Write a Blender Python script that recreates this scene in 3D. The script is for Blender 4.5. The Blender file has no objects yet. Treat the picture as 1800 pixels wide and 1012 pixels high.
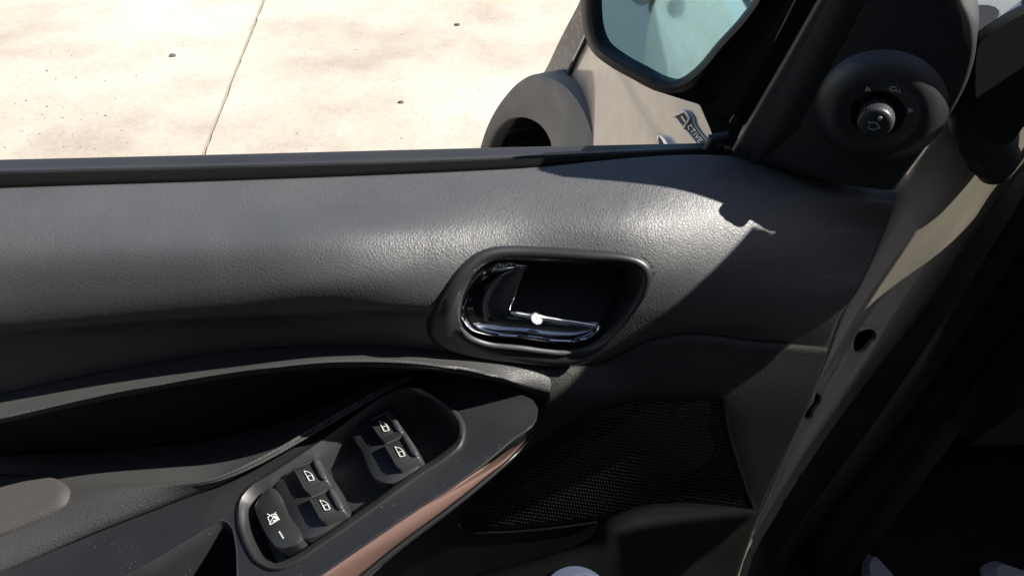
import bpy, bmesh, math, random
import numpy as np
from mathutils import Vector, Matrix
from mathutils.bvhtree import BVHTree

random.seed(7); rng = np.random.default_rng(7)
SC = bpy.context.scene
COL = SC.collection

# ------------------------------------------------------------------ camera, sky, sun, exposure
PITCH = math.radians(40.0); FPX = 1450.0
CAM = np.array([0.0, -0.40, 1.25])
FW = np.array([0, math.cos(PITCH), -math.sin(PITCH)])
UP = np.array([0, math.sin(PITCH), math.cos(PITCH)])
cam_d = bpy.data.cameras.new('camera'); cam = bpy.data.objects.new('camera', cam_d); COL.objects.link(cam)
cam.location = CAM; cam.rotation_euler = (math.radians(90) - PITCH, 0, 0)
cam_d.sensor_width = 36.0; cam_d.lens = 36.0 * FPX / 1800.0
cam_d.clip_start = 0.01; cam_d.clip_end = 2000
SC.camera = cam

SUN = np.array([0.70, -0.11, 0.76]); SUN /= np.linalg.norm(SUN)
w = bpy.data.worlds.new('World'); SC.world = w; w.use_nodes = True
nt = w.node_tree; bg = nt.nodes['Background']
sky = nt.nodes.new('ShaderNodeTexSky'); sky.sky_type = 'NISHITA'; sky.sun_disc = False
sky.sun_elevation = math.asin(SUN[2]); sky.sun_rotation = math.atan2(SUN[0], SUN[1])
nt.links.new(sky.outputs[0], bg.inputs[0]); bg.inputs[1].default_value = 0.05
sl = bpy.data.lights.new('sun', 'SUN'); sl.energy = 5.0; sl.angle = math.radians(0.5); sl.color = (1.0, 0.95, 0.87)
so = bpy.data.objects.new('sun', sl); COL.objects.link(so)
so.rotation_euler = Vector(SUN).to_track_quat('Z', 'Y').to_euler(); so.location = (3, -1, 5)
SC.view_settings.view_transform = 'Standard'; SC.view_settings.look = 'None'
SC.view_settings.gamma = 1.0; SC.view_settings.use_curve_mapping = False
SC.view_settings.exposure = 1.55
SC.cycles.max_bounces = 8; SC.cycles.use_denoising = True

# ------------------------------------------------------------------ geometry helpers
def ray(x, y):
    return FW + np.array([(x - 900.0) / FPX, 0, 0]) + UP * ((506.0 - y) / FPX)
def PY(x, y, Y):                      # the point of the door at depth Y seen at this place
    d = ray(x, y); return CAM + d * ((Y - CAM[1]) / d[1])
def PX(x, y, X):
    d = ray(x, y); return CAM + d * ((X - CAM[0]) / d[0])
def PZ(x, y, Z):
    d = ray(x, y); return CAM + d * ((Z - CAM[2]) / d[2])
def PPL(x, y, p0, n):
    d = ray(x, y); return CAM + d * (np.dot(np.asarray(p0) - CAM, n) / np.dot(d, n))
def proj(p):
    q = np.atleast_2d(p) - CAM
    z = q @ FW
    return np.stack([900 + FPX * q[:, 0] / z, 506 - FPX * (q @ UP) / z], 1)
def nrm(v):
    v = np.asarray(v, float); return v / np.linalg.norm(v)

def spline(pts, n, closed=False, linear=False):
    p = np.asarray(pts, float)
    if closed: p = np.vstack([p, p[:1]])
    seg = np.linalg.norm(np.diff(p, axis=0), axis=1); seg[seg < 1e-9] = 1e-9
    t = np.concatenate([[0], np.cumsum(seg)])
    if linear or len(p) == 2:
        q = np.linspace(0, t[-1], n, endpoint=not closed)
        return np.stack([np.interp(q, t, p[:, k]) for k in range(p.shape[1])], 1)
    m = np.zeros_like(p)
    for i in range(len(p)):
        if closed:
            a = len(p) - 2 if i in (0, len(p) - 1) else i - 1; b = 1 if i in (0, len(p) - 1) else i + 1
            ha = seg[a] if i in (0, len(p) - 1) else seg[i - 1]; hb = seg[0] if i in (0, len(p) - 1) else seg[i]
            da = (p[i] - p[a]) / ha; db = (p[b] - p[i]) / hb
            m[i] = (da * hb + db * ha) / (ha + hb)
        elif i == 0: m[i] = (p[1] - p[0]) / seg[0]
        elif i == len(p) - 1: m[i] = (p[-1] - p[-2]) / seg[-1]
        else:
            da = (p[i] - p[i - 1]) / seg[i - 1]; db = (p[i + 1] - p[i]) / seg[i]
            m[i] = (da * seg[i] + db * seg[i - 1]) / (seg[i - 1] + seg[i])
    q = np.linspace(0, t[-1], n, endpoint=not closed)
    k = np.clip(np.searchsorted(t, q, side='right') - 1, 0, len(seg) - 1)
    h = seg[k]; s = ((q - t[k]) / h)[:, None]; h = h[:, None]
    return ((2*s**3-3*s**2+1)*p[k] + (s**3-2*s**2+s)*h*m[k] + (-2*s**3+3*s**2)*p[k+1] + (s**3-s**2)*h*m[k+1])

class MB:
    def __init__(s): s.v = []; s.f = []
    def add(s, v, f):
        o = len(s.v); s.v.extend([tuple(map(float, a)) for a in v]); s.f.extend([tuple(i + o for i in a) for a in f]); return s
    def grid(s, g, keep=None, closeu=False):
        nv, nu = g.shape[:2]; f = []
        for j in range(nv - 1):
            for i in range(nu if closeu else nu - 1):
                k = (i + 1) % nu
                if keep is None or keep[j, i]: f.append((j*nu+i, j*nu+k, (j+1)*nu+k, (j+1)*nu+i))
        return s.add(g.reshape(-1, 3), f)
    def rings(s, loops, cap0=False, cap1=False):
        g = np.array(loops); n = g.shape[1]; o = len(s.v); s.grid(g, closeu=True)
        if cap0: s.f.append(tuple(o + i for i in range(n)))
        if cap1: s.f.append(tuple(o + (len(loops)-1)*n + i for i in range(n))[::-1])
        return s
    def tube(s, pts, r, n=8, caps=True):
        p = np.asarray(pts, float); r = np.broadcast_to(r, (len(p),))
        T = np.gradient(p, axis=0); T /= np.linalg.norm(T, axis=1)[:, None] + 1e-12
        ref = np.array([0.13, 0.31, 0.94])
        if abs(T @ ref).max() > 0.95: ref = np.array([0.9, -0.3, 0.2])
        loops = []
        for i in range(len(p)):
            a = nrm(np.cross(T[i], ref)); b = np.cross(T[i], a)
            ph = np.linspace(0, 2*math.pi, n, endpoint=False)
            loops.append(p[i] + r[i]*(np.cos(ph)[:, None]*a + np.sin(ph)[:, None]*b))
        return s.rings(loops, caps, caps)
    def box(s, c, h, R=None):
        v = np.array([[x, y, z] for x in (-1, 1) for y in (-1, 1) for z in (-1, 1)], float) * np.asarray(h)
        if R is not None: v = v @ np.asarray(R)
        v = v + np.asarray(c)
        return s.add(v, [(0,1,3,2),(4,6,7,5),(0,4,5,1),(2,3,7,6),(0,2,6,4),(1,5,7,3)])
    def quadslab(s, q, t):            # four corners and a thickness vector
        q = np.asarray(q, float); return s.rings([q, q + np.asarray(t)], True, True)
    def lathe(s, prof, c, ax, e1, n=48, cap=True):
        e2 = np.cross(ax, e1); ph = np.linspace(0, 2*math.pi, n, endpoint=False); loops = []
        for r, h in prof:
            loops.append(np.asarray(c) + np.asarray(ax)*h + r*(np.cos(ph)[:, None]*e1 + np.sin(ph)[:, None]*e2))
        return s.rings(loops, False, cap)

def link(name, mb, mat, parent=None, smooth=True, sharp=35, face_cam=False, solid=0.0, kind=None, bevel=0.0):
    me = bpy.data.meshes.new(name); bm = bmesh.new()
    vs = [bm.verts.new(v) for v in mb.v]
    for f in mb.f:
        try: bm.faces.new([vs[i] for i in f])
        except ValueError: pass
    bmesh.ops.remove_doubles(bm, verts=bm.verts, dist=1e-6)
    for v in [v for v in bm.verts if not v.link_faces]: bm.verts.remove(v)
    if face_cam:
        bm.normal_update()
        sgn = sum(f.normal.dot(Vector(CAM) - f.calc_center_median()) * f.calc_area() for f in bm.faces)
        if sgn < 0: bmesh.ops.reverse_faces(bm, faces=bm.faces)
    else:
        bmesh.ops.recalc_face_normals(bm, faces=bm.faces)
    bm.normal_update()
    for e in bm.edges:
        if len(e.link_faces) == 2 and e.calc_face_angle(0) > math.radians(sharp): e.smooth = False
    for f in bm.faces: f.smooth = smooth
    bm.to_mesh(me); bm.free()
    me.materials.append(mat)
    o = bpy.data.objects.new(name, me); COL.objects.link(o)
    if parent is not None:
        o.parent = parent
        if parent.type == 'EMPTY': o.matrix_parent_inverse = Matrix.Translation(-parent.location)
    if solid:
        m = o.modifiers.new('thickness', 'SOLIDIFY'); m.thickness = solid; m.offset = -1
    if bevel:
        m = o.modifiers.new('edges', 'BEVEL'); m.width = bevel; m.segments = 3; m.limit_method = 'ANGLE'; m.angle_limit = math.radians(40)
    if kind: o['kind'] = kind
    return o
def thing(name, loc, label, cat, group=None):
    o = bpy.data.objects.new(name, None); COL.objects.link(o); o.location = Vector(loc); o.empty_display_size = 0.05
    o['label'] = label; o['category'] = cat
    if group: o['group'] = group
    return o
def bvh_of(mb): return BVHTree.FromPolygons([Vector(v) for v in mb.v], mb.f)
def hit(tree, x, y, off=0.0):
    d = Vector(ray(x, y)).normalized(); loc, n, i, t = tree.ray_cast(Vector(CAM), d)
    if loc is None:
        loc, n, i, t = tree.find_nearest(Vector(CAM) + d * 0.47)
    if n.dot(d) > 0: n = -n
    return np.array(loc + n * off)
def hitn(tree, x, y):
    d = Vector(ray(x, y)).normalized(); loc, n, i, t = tree.ray_cast(Vector(CAM), d)
    if loc is None: loc, n, i, t = tree.find_nearest(Vector(CAM) + d * 0.47)
    if n.dot(d) > 0: n = -n
    return np.array(loc), np.array(n)
def inside(q, poly):
    q = np.atleast_2d(q); poly = np.asarray(poly, float); r = np.zeros(len(q), bool); j = len(poly) - 1
    for i in range(len(poly)):
        a, b = poly[i], poly[j]
        c = ((a[1] > q[:, 1]) != (b[1] > q[:, 1]))
        with np.errstate(divide='ignore', invalid='ignore'):
            xi = (b[0]-a[0])*(q[:, 1]-a[1])/(b[1]-a[1]+1e-12)+a[0]
        r ^= c & (q[:, 0] < xi); j = i
    return r
def loft(rows, nu, nv, linv=False):
    a = [spline(r, nu) for r in rows]; a = np.array(a)
    return np.stack([spline(a[:, i], nv, linear=linv) for i in range(nu)], 1)
def rowY(pts, ext=None):              # (x, y, depth) triples; ext carries the row on to the left
    pts = list(pts)
    if ext is not None:
        (x0, y0, d0), (x1, y1, d1) = pts[0], pts[1]
        k = (ext - x0) / (x1 - x0); pts.insert(0, (ext, y0 + (y1-y0)*k, d0))
    return np.array([PY(*p) for p in pts])
def keepmask(g, polys):
    c = (g[:-1, :-1] + g[1:, :-1] + g[:-1, 1:] + g[1:, 1:]) / 4
    q = proj(c.reshape(-1, 3)); k = np.ones(len(q), bool)
    for p in polys: k &= ~inside(q, p)
    return k.reshape(c.shape[:2])
def shrink(loop, px):
    loop = np.asarray(loop, float); T = np.roll(loop, -1, 0) - np.roll(loop, 1, 0)
    N = np.stack([-T[:, 1], T[:, 0]], 1); N /= np.linalg.norm(N, axis=1)[:, None] + 1e-9
    c = loop.mean(0)
    area = 0.5*np.sum(loop[:, 0]*np.roll(loop[:, 1], -1)-np.roll(loop[:, 0], -1)*loop[:, 1])
    if area < 0: N = -N
    return loop + N * px

# ------------------------------------------------------------------ materials
def mat(name, base, rough=0.5, metal=0.0, spec=0.5, coat=0.0, coat_rough=0.05):
    m = bpy.data.materials.new(name); m.use_nodes = True
    b = m.node_tree.nodes['Principled BSDF']
    b.inputs['Base Color'].default_value = (*base, 1); b.inputs['Roughness'].default_value = rough
    b.inputs['Metallic'].default_value = metal; b.inputs['Specular IOR Level'].default_value = spec
    b.inputs['Coat Weight'].default_value = coat; b.inputs['Coat Roughness'].default_value = coat_rough
    return m, m.node_tree, b
def N(nt_, t, **k):
    n = nt_.nodes.new(t)
    for a, v in k.items(): setattr(n, a, v)
    return n
def coords(nt_, scale=(1, 1, 1), rot=(0, 0, 0)):
    tc = N(nt_, 'ShaderNodeTexCoord'); mp = N(nt_, 'ShaderNodeMapping')
    mp.inputs['Scale'].default_value = scale; mp.inputs['Rotation'].default_value = rot
    nt_.links.new(tc.outputs['Object'], mp.inputs['Vector']); return mp.outputs[0]
def noise(nt_, vec, scale, detail=4, rough=0.55):
    n = N(nt_, 'ShaderNodeTexNoise'); n.inputs['Scale'].default_value = scale
    n.inputs['Detail'].default_value = detail; n.inputs['Roughness'].default_value = rough
    nt_.links.new(vec, n.inputs['Vector']); return n
def ramp(nt_, fac, stops):
    r = N(nt_, 'ShaderNodeValToRGB'); e = r.color_ramp.elements
    while len(e) < len(stops): e.new(0.5)
    for el, (p, c) in zip(e, stops):
        el.position = p; el.color = (*c, 1) if len(c) == 3 else c
    nt_.links.new(fac, r.inputs[0]); return r.outputs[0]
def bump(nt_, b, h, strength, dist, prev=None):
    n = N(nt_, 'ShaderNodeBump'); n.inputs['Strength'].default_value = strength; n.inputs['Distance'].default_value = dist
    nt_.links.new(h, n.inputs['Height'])
    if prev is not None: nt_.links.new(prev, n.inputs['Normal'])
    nt_.links.new(n.outputs[0], b.inputs['Normal']); return n.outputs[0]
def mixc(nt_, fac, a, b_, mode='MIX'):
    m = N(nt_, 'ShaderNodeMix', data_type='RGBA', blend_type=mode)
    for v, s in ((fac, m.inputs[0]), (a, m.inputs[6]), (b_, m.inputs[7])):
        if isinstance(v, (int, float)): s.default_value = v
        elif isinstance(v, tuple): s.default_value = (*v, 1)
        else: nt_.links.new(v, s)
    return m.outputs[2]
def maths(nt_, op, a, b_=None):
    m = N(nt_, 'ShaderNodeMath', operation=op)
    for v, s in ((a, m.inputs[0]), (b_, m.inputs[1])):
        if v is None: continue
        if isinstance(v, (int, float)): s.default_value = v
        else: nt_.links.new(v, s)
    return m.outputs[0]

def leather(name, base, rough=0.42, scale=330, strength=0.5, spec=0.5):
    m, t, b = mat(name, base, rough, spec=spec)
    v = coords(t, (1.0, 1.15, 0.8), (0.3, 0.5, 0.35))
    nz = noise(t, v, 120, 3); big = noise(t, v, 16, 3)
    off = N(t, 'ShaderNodeVectorMath', operation='SCALE'); off.inputs['Scale'].default_value = 0.0075
    t.links.new(nz.outputs['Color'], off.inputs[0])
    ad = N(t, 'ShaderNodeVectorMath', operation='ADD'); t.links.new(v, ad.inputs[0]); t.links.new(off.outputs[0], ad.inputs[1])
    vo = N(t, 'ShaderNodeTexVoronoi', feature='DISTANCE_TO_EDGE'); vo.inputs['Scale'].default_value = scale
    t.links.new(ad.outputs[0], vo.inputs['Vector'])
    h = ramp(t, vo.outputs['Distance'], [(0.0, (0, 0, 0)), (0.10, (0.55,)*3), (0.34, (1, 1, 1))])
    fn = noise(t, v, 900, 2)
    hh = maths(t, 'ADD', h, maths(t, 'MULTIPLY', fn.outputs[0], 0.25))
    bump(t, b, hh, strength, 0.0006)
    r = ramp(t, big.outputs[0], [(0.3, (rough-0.05,)*3), (0.7, (rough+0.07,)*3)]); t.links.new(r, b.inputs['Roughness'])
    return m
def plastic(name, base, rough=0.4, grain=1400, strength=0.15, dust=0.0, spec=0.5):
    m, t, b = mat(name, base, rough, spec=spec)
    v = coords(t)
    n1 = noise(t, v, grain, 2); bump(t, b, n1.outputs[0], strength, 0.0003)
    big = noise(t, v, 22, 4)
    r = ramp(t, big.outputs[0], [(0.3, (rough-0.06,)*3), (0.7, (rough+0.08,)*3)]); t.links.new(r, b.inputs['Roughness'])
    if dust:
        vo = N(t, 'ShaderNodeTexVoronoi'); vo.inputs['Scale'].default_value = 430; t.links.new(v, vo.inputs['Vector'])
        spot = maths(t, 'LESS_THAN', vo.outputs['Distance'], 0.11)
        sep = N(t, 'ShaderNodeSeparateColor'); t.links.new(vo.outputs['Color'], sep.inputs[0])
        sel = maths(t, 'GREATER_THAN', sep.outputs[0], 1.0 - dust)
        patch = ramp(t, noise(t, v, 34, 3).outputs[0], [(0.47, (0, 0, 0)), (0.62, (1, 1, 1))])
        f = maths(t, 'MULTIPLY', maths(t, 'MULTIPLY', maths(t, 'MULTIPLY', spot, sel), 0.55), patch)
        film = ramp(t, big.outputs[0], [(0.45, (0, 0, 0)), (0.75, (0.004,)*3)])
        c = mixc(t, f, tuple(base), (0.34, 0.33, 0.31))
        c = mixc(t, 1.0, c, film, 'ADD') ; t.links.new(c, b.inputs['Base Color'])
    return m
def paint(name, base, rough=0.32, metal=0.25, coat=0.7):
    m, t, b = mat(name, base, rough, metal, coat=coat, coat_rough=0.06)
    v = coords(t); n1 = noise(t, v, 9, 5)
    c = ramp(t, n1.outputs[0], [(0.35, tuple(x*0.94 for x in base)), (0.7, tuple(min(1, x*1.05) for x in base))])
    t.links.new(c, b.inputs['Base Color'])
    n2 = noise(t, v, 40, 5); r = ramp(t, n2.outputs[0], [(0.35, (rough-0.04,)*3), (0.75, (rough+0.14,)*3)]); t.links.new(r, b.inputs['Roughness'])
    return m

M_LEATHER = leather('grained_trim', (0.034, 0.035, 0.037), 0.52, 600, 0.22, spec=1.0)
M_LEATHER2 = leather('coarse_grained_trim', (0.034, 0.034, 0.034), 0.55, 470, 0.36)
M_LOWER = leather('fine_grained_trim', (0.018, 0.019, 0.018), 0.58, 520, 0.30, spec=0.35)
M_PLASTIC = plastic('hard_plastic', (0.013, 0.0135, 0.016), 0.50, dust=0.32, spec=0.32)
M_SATIN = plastic('satin_plastic', (0.016, 0.016, 0.017), 0.36)
M_MATTE = plastic('matte_plastic', (0.020, 0.020, 0.020), 0.55)
M_SAIL = plastic('sail_plastic', (0.020, 0.021, 0.022), 0.44)
M_SWITCH = plastic('switch_plastic', (0.017, 0.017, 0.018), 0.40, dust=0.05)
M_LIP = plastic('polished_edge', (.035, .035, .037), .38, spec=1.0)
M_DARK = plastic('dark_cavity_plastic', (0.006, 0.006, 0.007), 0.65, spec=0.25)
M_RUBBER = plastic('rubber', (0.018, 0.018, 0.019), 0.6, 700, 0.3)
M_GREYSEAL = plastic('weathered_rubber', (0.012, 0.0125, 0.015), 0.55, 500, 0.2)
M_FLOCK = plastic('flocked_rubber', (0.004, 0.004, 0.004), 0.95, 1800, 0.2, spec=0.03)
M_CHROME, _t, _b = mat('chrome', (0.62, 0.63, 0.66), 0.06, 1.0)
M_CHROME_DK, _t, _b = mat('dark_chrome', (0.30, 0.31, 0.33), 0.10, 1.0)
_n = noise(_t, coords(_t), 60, 5); _t.links.new(ramp(_t, _n.outputs[0], [(0.4, (0.05,)*3), (0.75, (0.16,)*3)]), _b.inputs['Roughness'])
M_COPPER = plastic('copper_trim', (0.098, 0.060, 0.050), 0.60, 2200, 0.1, spec=0.2)
M_PAINT = paint('beige_paint', (0.50, 0.435, 0.36))
M_PAINT_IN = paint('beige_paint_inner', (0.55, 0.495, 0.415), 0.30, 0.0, 0.7)
M_CLAD = plastic('grey_cladding', (0.24, 0.225, 0.21), 0.6, 500, 0.3)
M_WHITE, _t, _b = mat('white_print', (0.52, 0.52, 0.51), 0.6)
M_GREYPRINT, _t, _b = mat('grey_print', (0.34, 0.34, 0.34), 0.6)
M_LETTER, _t, _b = mat('pale_letter', (0.75, 0.74, 0.72), 0.35)
M_BADGE, _t, _b = mat('badge_grey', (0.075, 0.075, 0.08), 0.6, spec=0.15)
M_BADGE_RIM, _t, _b = mat('badge_rim', (0.36, 0.36, 0.38), 0.25, 0.8)
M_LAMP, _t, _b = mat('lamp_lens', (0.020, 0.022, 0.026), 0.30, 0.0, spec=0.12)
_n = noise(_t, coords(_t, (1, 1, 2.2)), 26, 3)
_t.links.new(ramp(_t, _n.outputs[0], [(0.50, (0.018, 0.019, 0.022)), (0.56, (0.20, 0.20, 0.21)), (0.60, (0.03, 0.03, 0.035))]), _b.inputs['Base Color'])  # grey flecks in the base colour stand for reflections on the lens
M_MIRROR, _t, _b = mat('tinted_mirror', (0.47, 0.80, 0.90), 0.03, 1.0)
M_TYRE = plastic('tyre', (0.02, 0.02, 0.02), 0.8, 300, 0.4)
M_ALLOY, _t, _b = mat('alloy', (0.35, 0.35, 0.36), 0.35, 0.9)
M_PAPER = plastic('pale_paper', (0.55, 0.55, 0.62), 0.8, 300, 0.4)
M_CARPET = plastic('carpet', (0.012, 0.012, 0.012), 0.95, 900, 1.0)
M_CAP, _t, _b = mat('bluish_cap', (0.20, 0.22, 0.32), 0.4)  # blue of reflected sky put into the cap and bottle base colours
M_BOTTLE, _t, _b = mat('bluish_bottle', (0.16, 0.18, 0.27), 0.18, coat=0.6)

def fabric():
    m, t, b = mat('ribbed_fabric', (0.085, 0.080, 0.080), 0.9, spec=0.2)
    v = coords(t, (1, 1, 1), (0, 0, 0.35))
    wv = N(t, 'ShaderNodeTexWave', bands_direction='X'); wv.inputs['Scale'].default_value = 300; wv.inputs['Distortion'].default_value = 1.2
    t.links.new(v, wv.inputs['Vector'])
    w2 = N(t, 'ShaderNodeTexWave', bands_direction='Y'); w2.inputs['Scale'].default_value = 170; w2.inputs['Distortion'].default_value = 2.0
    t.links.new(v, w2.inputs['Vector'])
    h = maths(t, 'ADD', wv.outputs['Fac'], maths(t, 'MULTIPLY', w2.outputs['Fac'], 0.6)); bump(t, b, h, 0.14, 0.0005)
    t.links.new(ramp(t, h, [(0.3, (0.034, 0.032, 0.033)), (1.0, (0.054, 0.050, 0.050))]), b.inputs['Base Color'])
    return m
M_FABRIC = fabric()
def windscreen_mat():
    m, t, b = mat('tinted_glass', (0, 0, 0), 0.02)
    tr = N(t, 'ShaderNodeBsdfTransparent'); tr.inputs[0].default_value = (0.25, 0.262, 0.245, 1)
    gl = N(t, 'ShaderNodeBsdfGlossy'); gl.inputs['Roughness'].default_value = 0.02
    mx = N(t, 'ShaderNodeMixShader'); mx.inputs[0].default_value = 0.06; t.links.new(tr.outputs[0], mx.inputs[1]); t.links.new(gl.outputs[0], mx.inputs[2])
    t.links.new(mx.outputs[0], t.nodes['Material Output'].inputs[0]); return m
M_GLASS = windscreen_mat()
def concrete():
    m, t, b = mat('sunlit_concrete', (0.5, 0.45, 0.38), 0.85, spec=0.3)
    v = coords(t)
    a = noise(t, v, 0.9, 6, 0.6); c2 = noise(t, v, 3.1, 6, 0.65); c3 = noise(t, v, 45, 4, 0.7)
    base = ramp(t, a.outputs[0], [(0.37, (0.250, 0.220, 0.188)), (0.50, (0.308, 0.284, 0.248)), (0.62, (0.340, 0.322, 0.290))])
    st = ramp(t, c2.outputs[0], [(0.34, (0.87, 0.845, 0.82)), (0.50, (1, 1, 1)), (0.72, (1.05, 1.05, 1.03))])
    c4 = noise(t, v, 210, 3, 0.7); fine = mixc(t, 1.0, ramp(t, c3.outputs[0], [(0.30, (0.90, 0.89, 0.88)), (0.55, (1, 1, 1))]), ramp(t, c4.outputs[0], [(0.30, (0.84, 0.83, 0.82)), (0.48, (1, 1, 1))]), 'MULTIPLY')
    c = mixc(t, 1.0, mixc(t, 1.0, base, st, 'MULTIPLY'), fine, 'MULTIPLY'); t.links.new(c, b.inputs['Base Color'])
    bump(t, b, c3.outputs[0], 0.3, 0.004); return m
M_CONC = concrete()
M_JOINT, _t, _b = mat('joint_dirt', (0.19, 0.165, 0.135), 0.95)
M_STONE, _t, _b = mat('dark_stone', (0.07, 0.065, 0.06), 0.9)

# ------------------------------------------------------------------ ground: two slabs and the joint between them
g = MB().quadslab([(-400, -400, -0.007), (400, -400, -0.007), (400, 400, -0.007), (-400, 400, -0.007)], (0, 0, -0.3))
ground = link('ground', g, M_JOINT, smooth=False, kind='structure')
ja, jb = PZ(355, 272, 0), PZ(462, 0, 0)
jd = nrm(jb - ja); jn = np.array([-jd[1], jd[0], 0]);
def slab(side):
    n = 220; ts = np.concatenate([[-60, -20], np.linspace(-3, 6, n), [20, 60]])
    jit = np.concatenate([[0, 0], np.cumsum(rng.normal(0, 0.0016, n)) * 0.4 + rng.normal(0, 0.0028, n), [0, 0]])
    e = np.array([ja + jd*t_ + jn*(side*(0.0013 + abs(j_)*0.45) + 0.0*j_) for t_, j_ in zip(ts, jit)])
    f = e + jn*side*60
    mb = MB(); top = np.stack([e, f]); mb.grid(top)
    low = np.stack([e - np.array([0, 0, 0.0065]), e]); mb.grid(low); return mb
for sd in (1, -1): link('concrete_slab', slab(sd), M_CONC, ground, smooth=False, kind='structure')
ap = MB().grid(np.array([[(-60, y, 0.004), (60, y, 0.004)] for y in (0.55, -60)])); link('bounce_damping_sheet', ap, plastic('bounce_damping_sheet', (0.045, 0.045, 0.046), 0.9, 180, 0.6), smooth=False, kind='structure')  # unseen dark sheet added behind the camera to cut ground bounce
# loose pebbles and grit
def pebble(x, y, r, label):
    p = PZ(x, y, 0.0); t = thing('pebble', p, label, 'pebble', 'loose pebbles on the concrete')
    bm = bmesh.new(); bmesh.ops.create_icosphere(bm, subdivisions=2, radius=1)
    v = np.array([q.co[:] for q in bm.verts]); f = [[q.index for q in fc.verts] for fc in bm.faces]; bm.free()
    v *= (1 + rng.normal(0, 0.10, (len(v), 1))); v = v*np.array([r*1.25, r*0.9, r*0.6]) + p + np.array([0, 0, r*0.4])
    link('stone', MB().add(v, f), M_STONE, t)
pebble(304, 99, 0.0095, 'dark pebble on the concrete left of the joint')
pebble(804, 45, 0.0085, 'dark pebble near the top, left of the headlight')
pebble(705, 181, 0.0075, 'small dark pebble on the concrete left of the wheel arch')
mb = MB()
for k in range(170):
    x = rng.uniform(-60, 860); y = rng.uniform(-20, 275)
    if k % 2: x = rng.normal(90, 80); y = rng.normal(200, 50)
    p = PZ(x, min(y, 285), 0); r = abs(rng.normal(0.0012, 0.0010)) + 0.0006
    v = np.array([(1, 0, 0), (0, 1, 0), (-1, 0, 0), (0, -1, 0), (0, 0, 1)])*r*rng.uniform(0.6, 1.4, (1, 3)) + p
    mb.add(v, [(0, 1, 4), (1, 2, 4), (2, 3, 4), (3, 0, 4)])
o = link('grit', mb, M_STONE, kind='stuff', smooth=False); o['label'] = 'fine dark grit scattered over the sunlit concrete'; o['category'] = 'grit'

wl = MB().box((-0.6, -2.6, 2.0), (6.0, 0.12, 2.0)); link('unseen_sky_blocker', wl, plastic('sky_blocker_dark', (0.06, 0.055, 0.05), 0.9, 60, 0.5), kind='structure')  # unseen slab added behind the camera to block sky light
# ------------------------------------------------------------------ car: body of the vehicle ahead of and beside the open door
CAR = thing('car', (1.0, -0.4, 0.0), 'beige car body with grey wheel arch cladding, seen through the window', 'car')
FP0 = np.array([0.18, 0.31, 0.8]); FD = nrm([-0.08, 0.51, 0]); FN = np.array([-FD[1], FD[0], 0])   # fender plane, FN points outwards
if FN[0] > 0: FN = -FN
def PF(x, y, off=0.0): return PPL(x, y, FP0 + FN*off, FN)
def fender_pt(s, z):                   # s metres along the fender from its badge
    p = FP0 + FD*s; X = p[0]; Y = p[1]
    inw = 0.0
    if z > 0.80: inw += ((z-0.80)/0.20)**2*0.16
    if z < 0.62: inw += ((0.62-z)/0.4)**2*0.03
    if s > 0.66: inw += ((s-0.66)/0.4)**2*0.1
    if z > 0.775: inw += 0.006*min(1, (z-0.775)/0.012)
    return np.array([X + inw, Y + 0.0, z])
S_ = np.linspace(-0.20, 1.0, 140); Z_ = np.linspace(0.25, 1.0, 110)
_fb = np.array([[(q-FP0) @ FD, q[2]] for q in [PF(x, y) for x, y in ((946, 150), (958, 126), (985, 70), (1021, 2), (1046, -46))]])
print('front', _fb.round(3))
_o = np.argsort(_fb[:, 1])
def s_front(z): return float(np.interp(z, np.r_[_fb[_o, 1], 1.0], np.r_[_fb[_o, 0], 0.36]))
G = np.array([[fender_pt(-0.20 + k*(s_front(z)+0.20), z) for k in np.linspace(0, 1, 140)] for z in Z_])
arch_out = [(1052, 300), (1051, 255), (1040, 215), (1022, 178), (1000, 152), (972, 136), (945, 129), (918, 142), (893, 167), (868, 205), (850, 252), (840, 300)]
arch_in = [(968, 300), (966, 256), (958, 236), (944, 219), (925, 209), (908, 207), (890, 213), (876, 226), (862, 252), (850, 300)]
OFF = 0.030
# wheel arch centre and radii from the cladding in its own plane
def fit_circle(pts, off):
    q = np.array([PF(x, y, off) for x, y in pts]); s = (q - FP0) @ FD; z = q[:, 2]
    A = np.stack([2*s, 2*z, np.ones(len(s))], 1); c, *_ = np.linalg.lstsq(A, s*s+z*z, rcond=None)
    return c[0], c[1], math.sqrt(c[2]+c[0]**2+c[1]**2)
for nm_, L_ in (('out', arch_out), ('in', arch_in)): print(nm_, [(round(float((q-FP0)@FD), 3), round(float(q[2]), 3), round(float(q[0]),3)) for q in [PF(x, y, OFF) for x, y in L_]])
hl_poly = [(950, 141), (959, 125), (985, 71), (1018, 8), (1044, -40), (1068, -44), (1058, -10), (1046, 22), (1030, 62), (1008, 108), (993, 142), (970, 146)]
wheel_hole = spline([(1045, 330), (1044, 255), (1032, 218), (1014, 184), (990, 160), (965, 146), (945, 141), (922, 152), (898, 176), (874, 212), (856, 255), (850, 330)], 60)
km = keepmask(G, [np.vstack([wheel_hole, [(850, 700), (1045, 700)]])])
fmb = MB().grid(G); FT = bvh_of(fmb)
link('fender', MB().grid(G, km), M_PAINT, CAR, face_cam=True)
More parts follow.
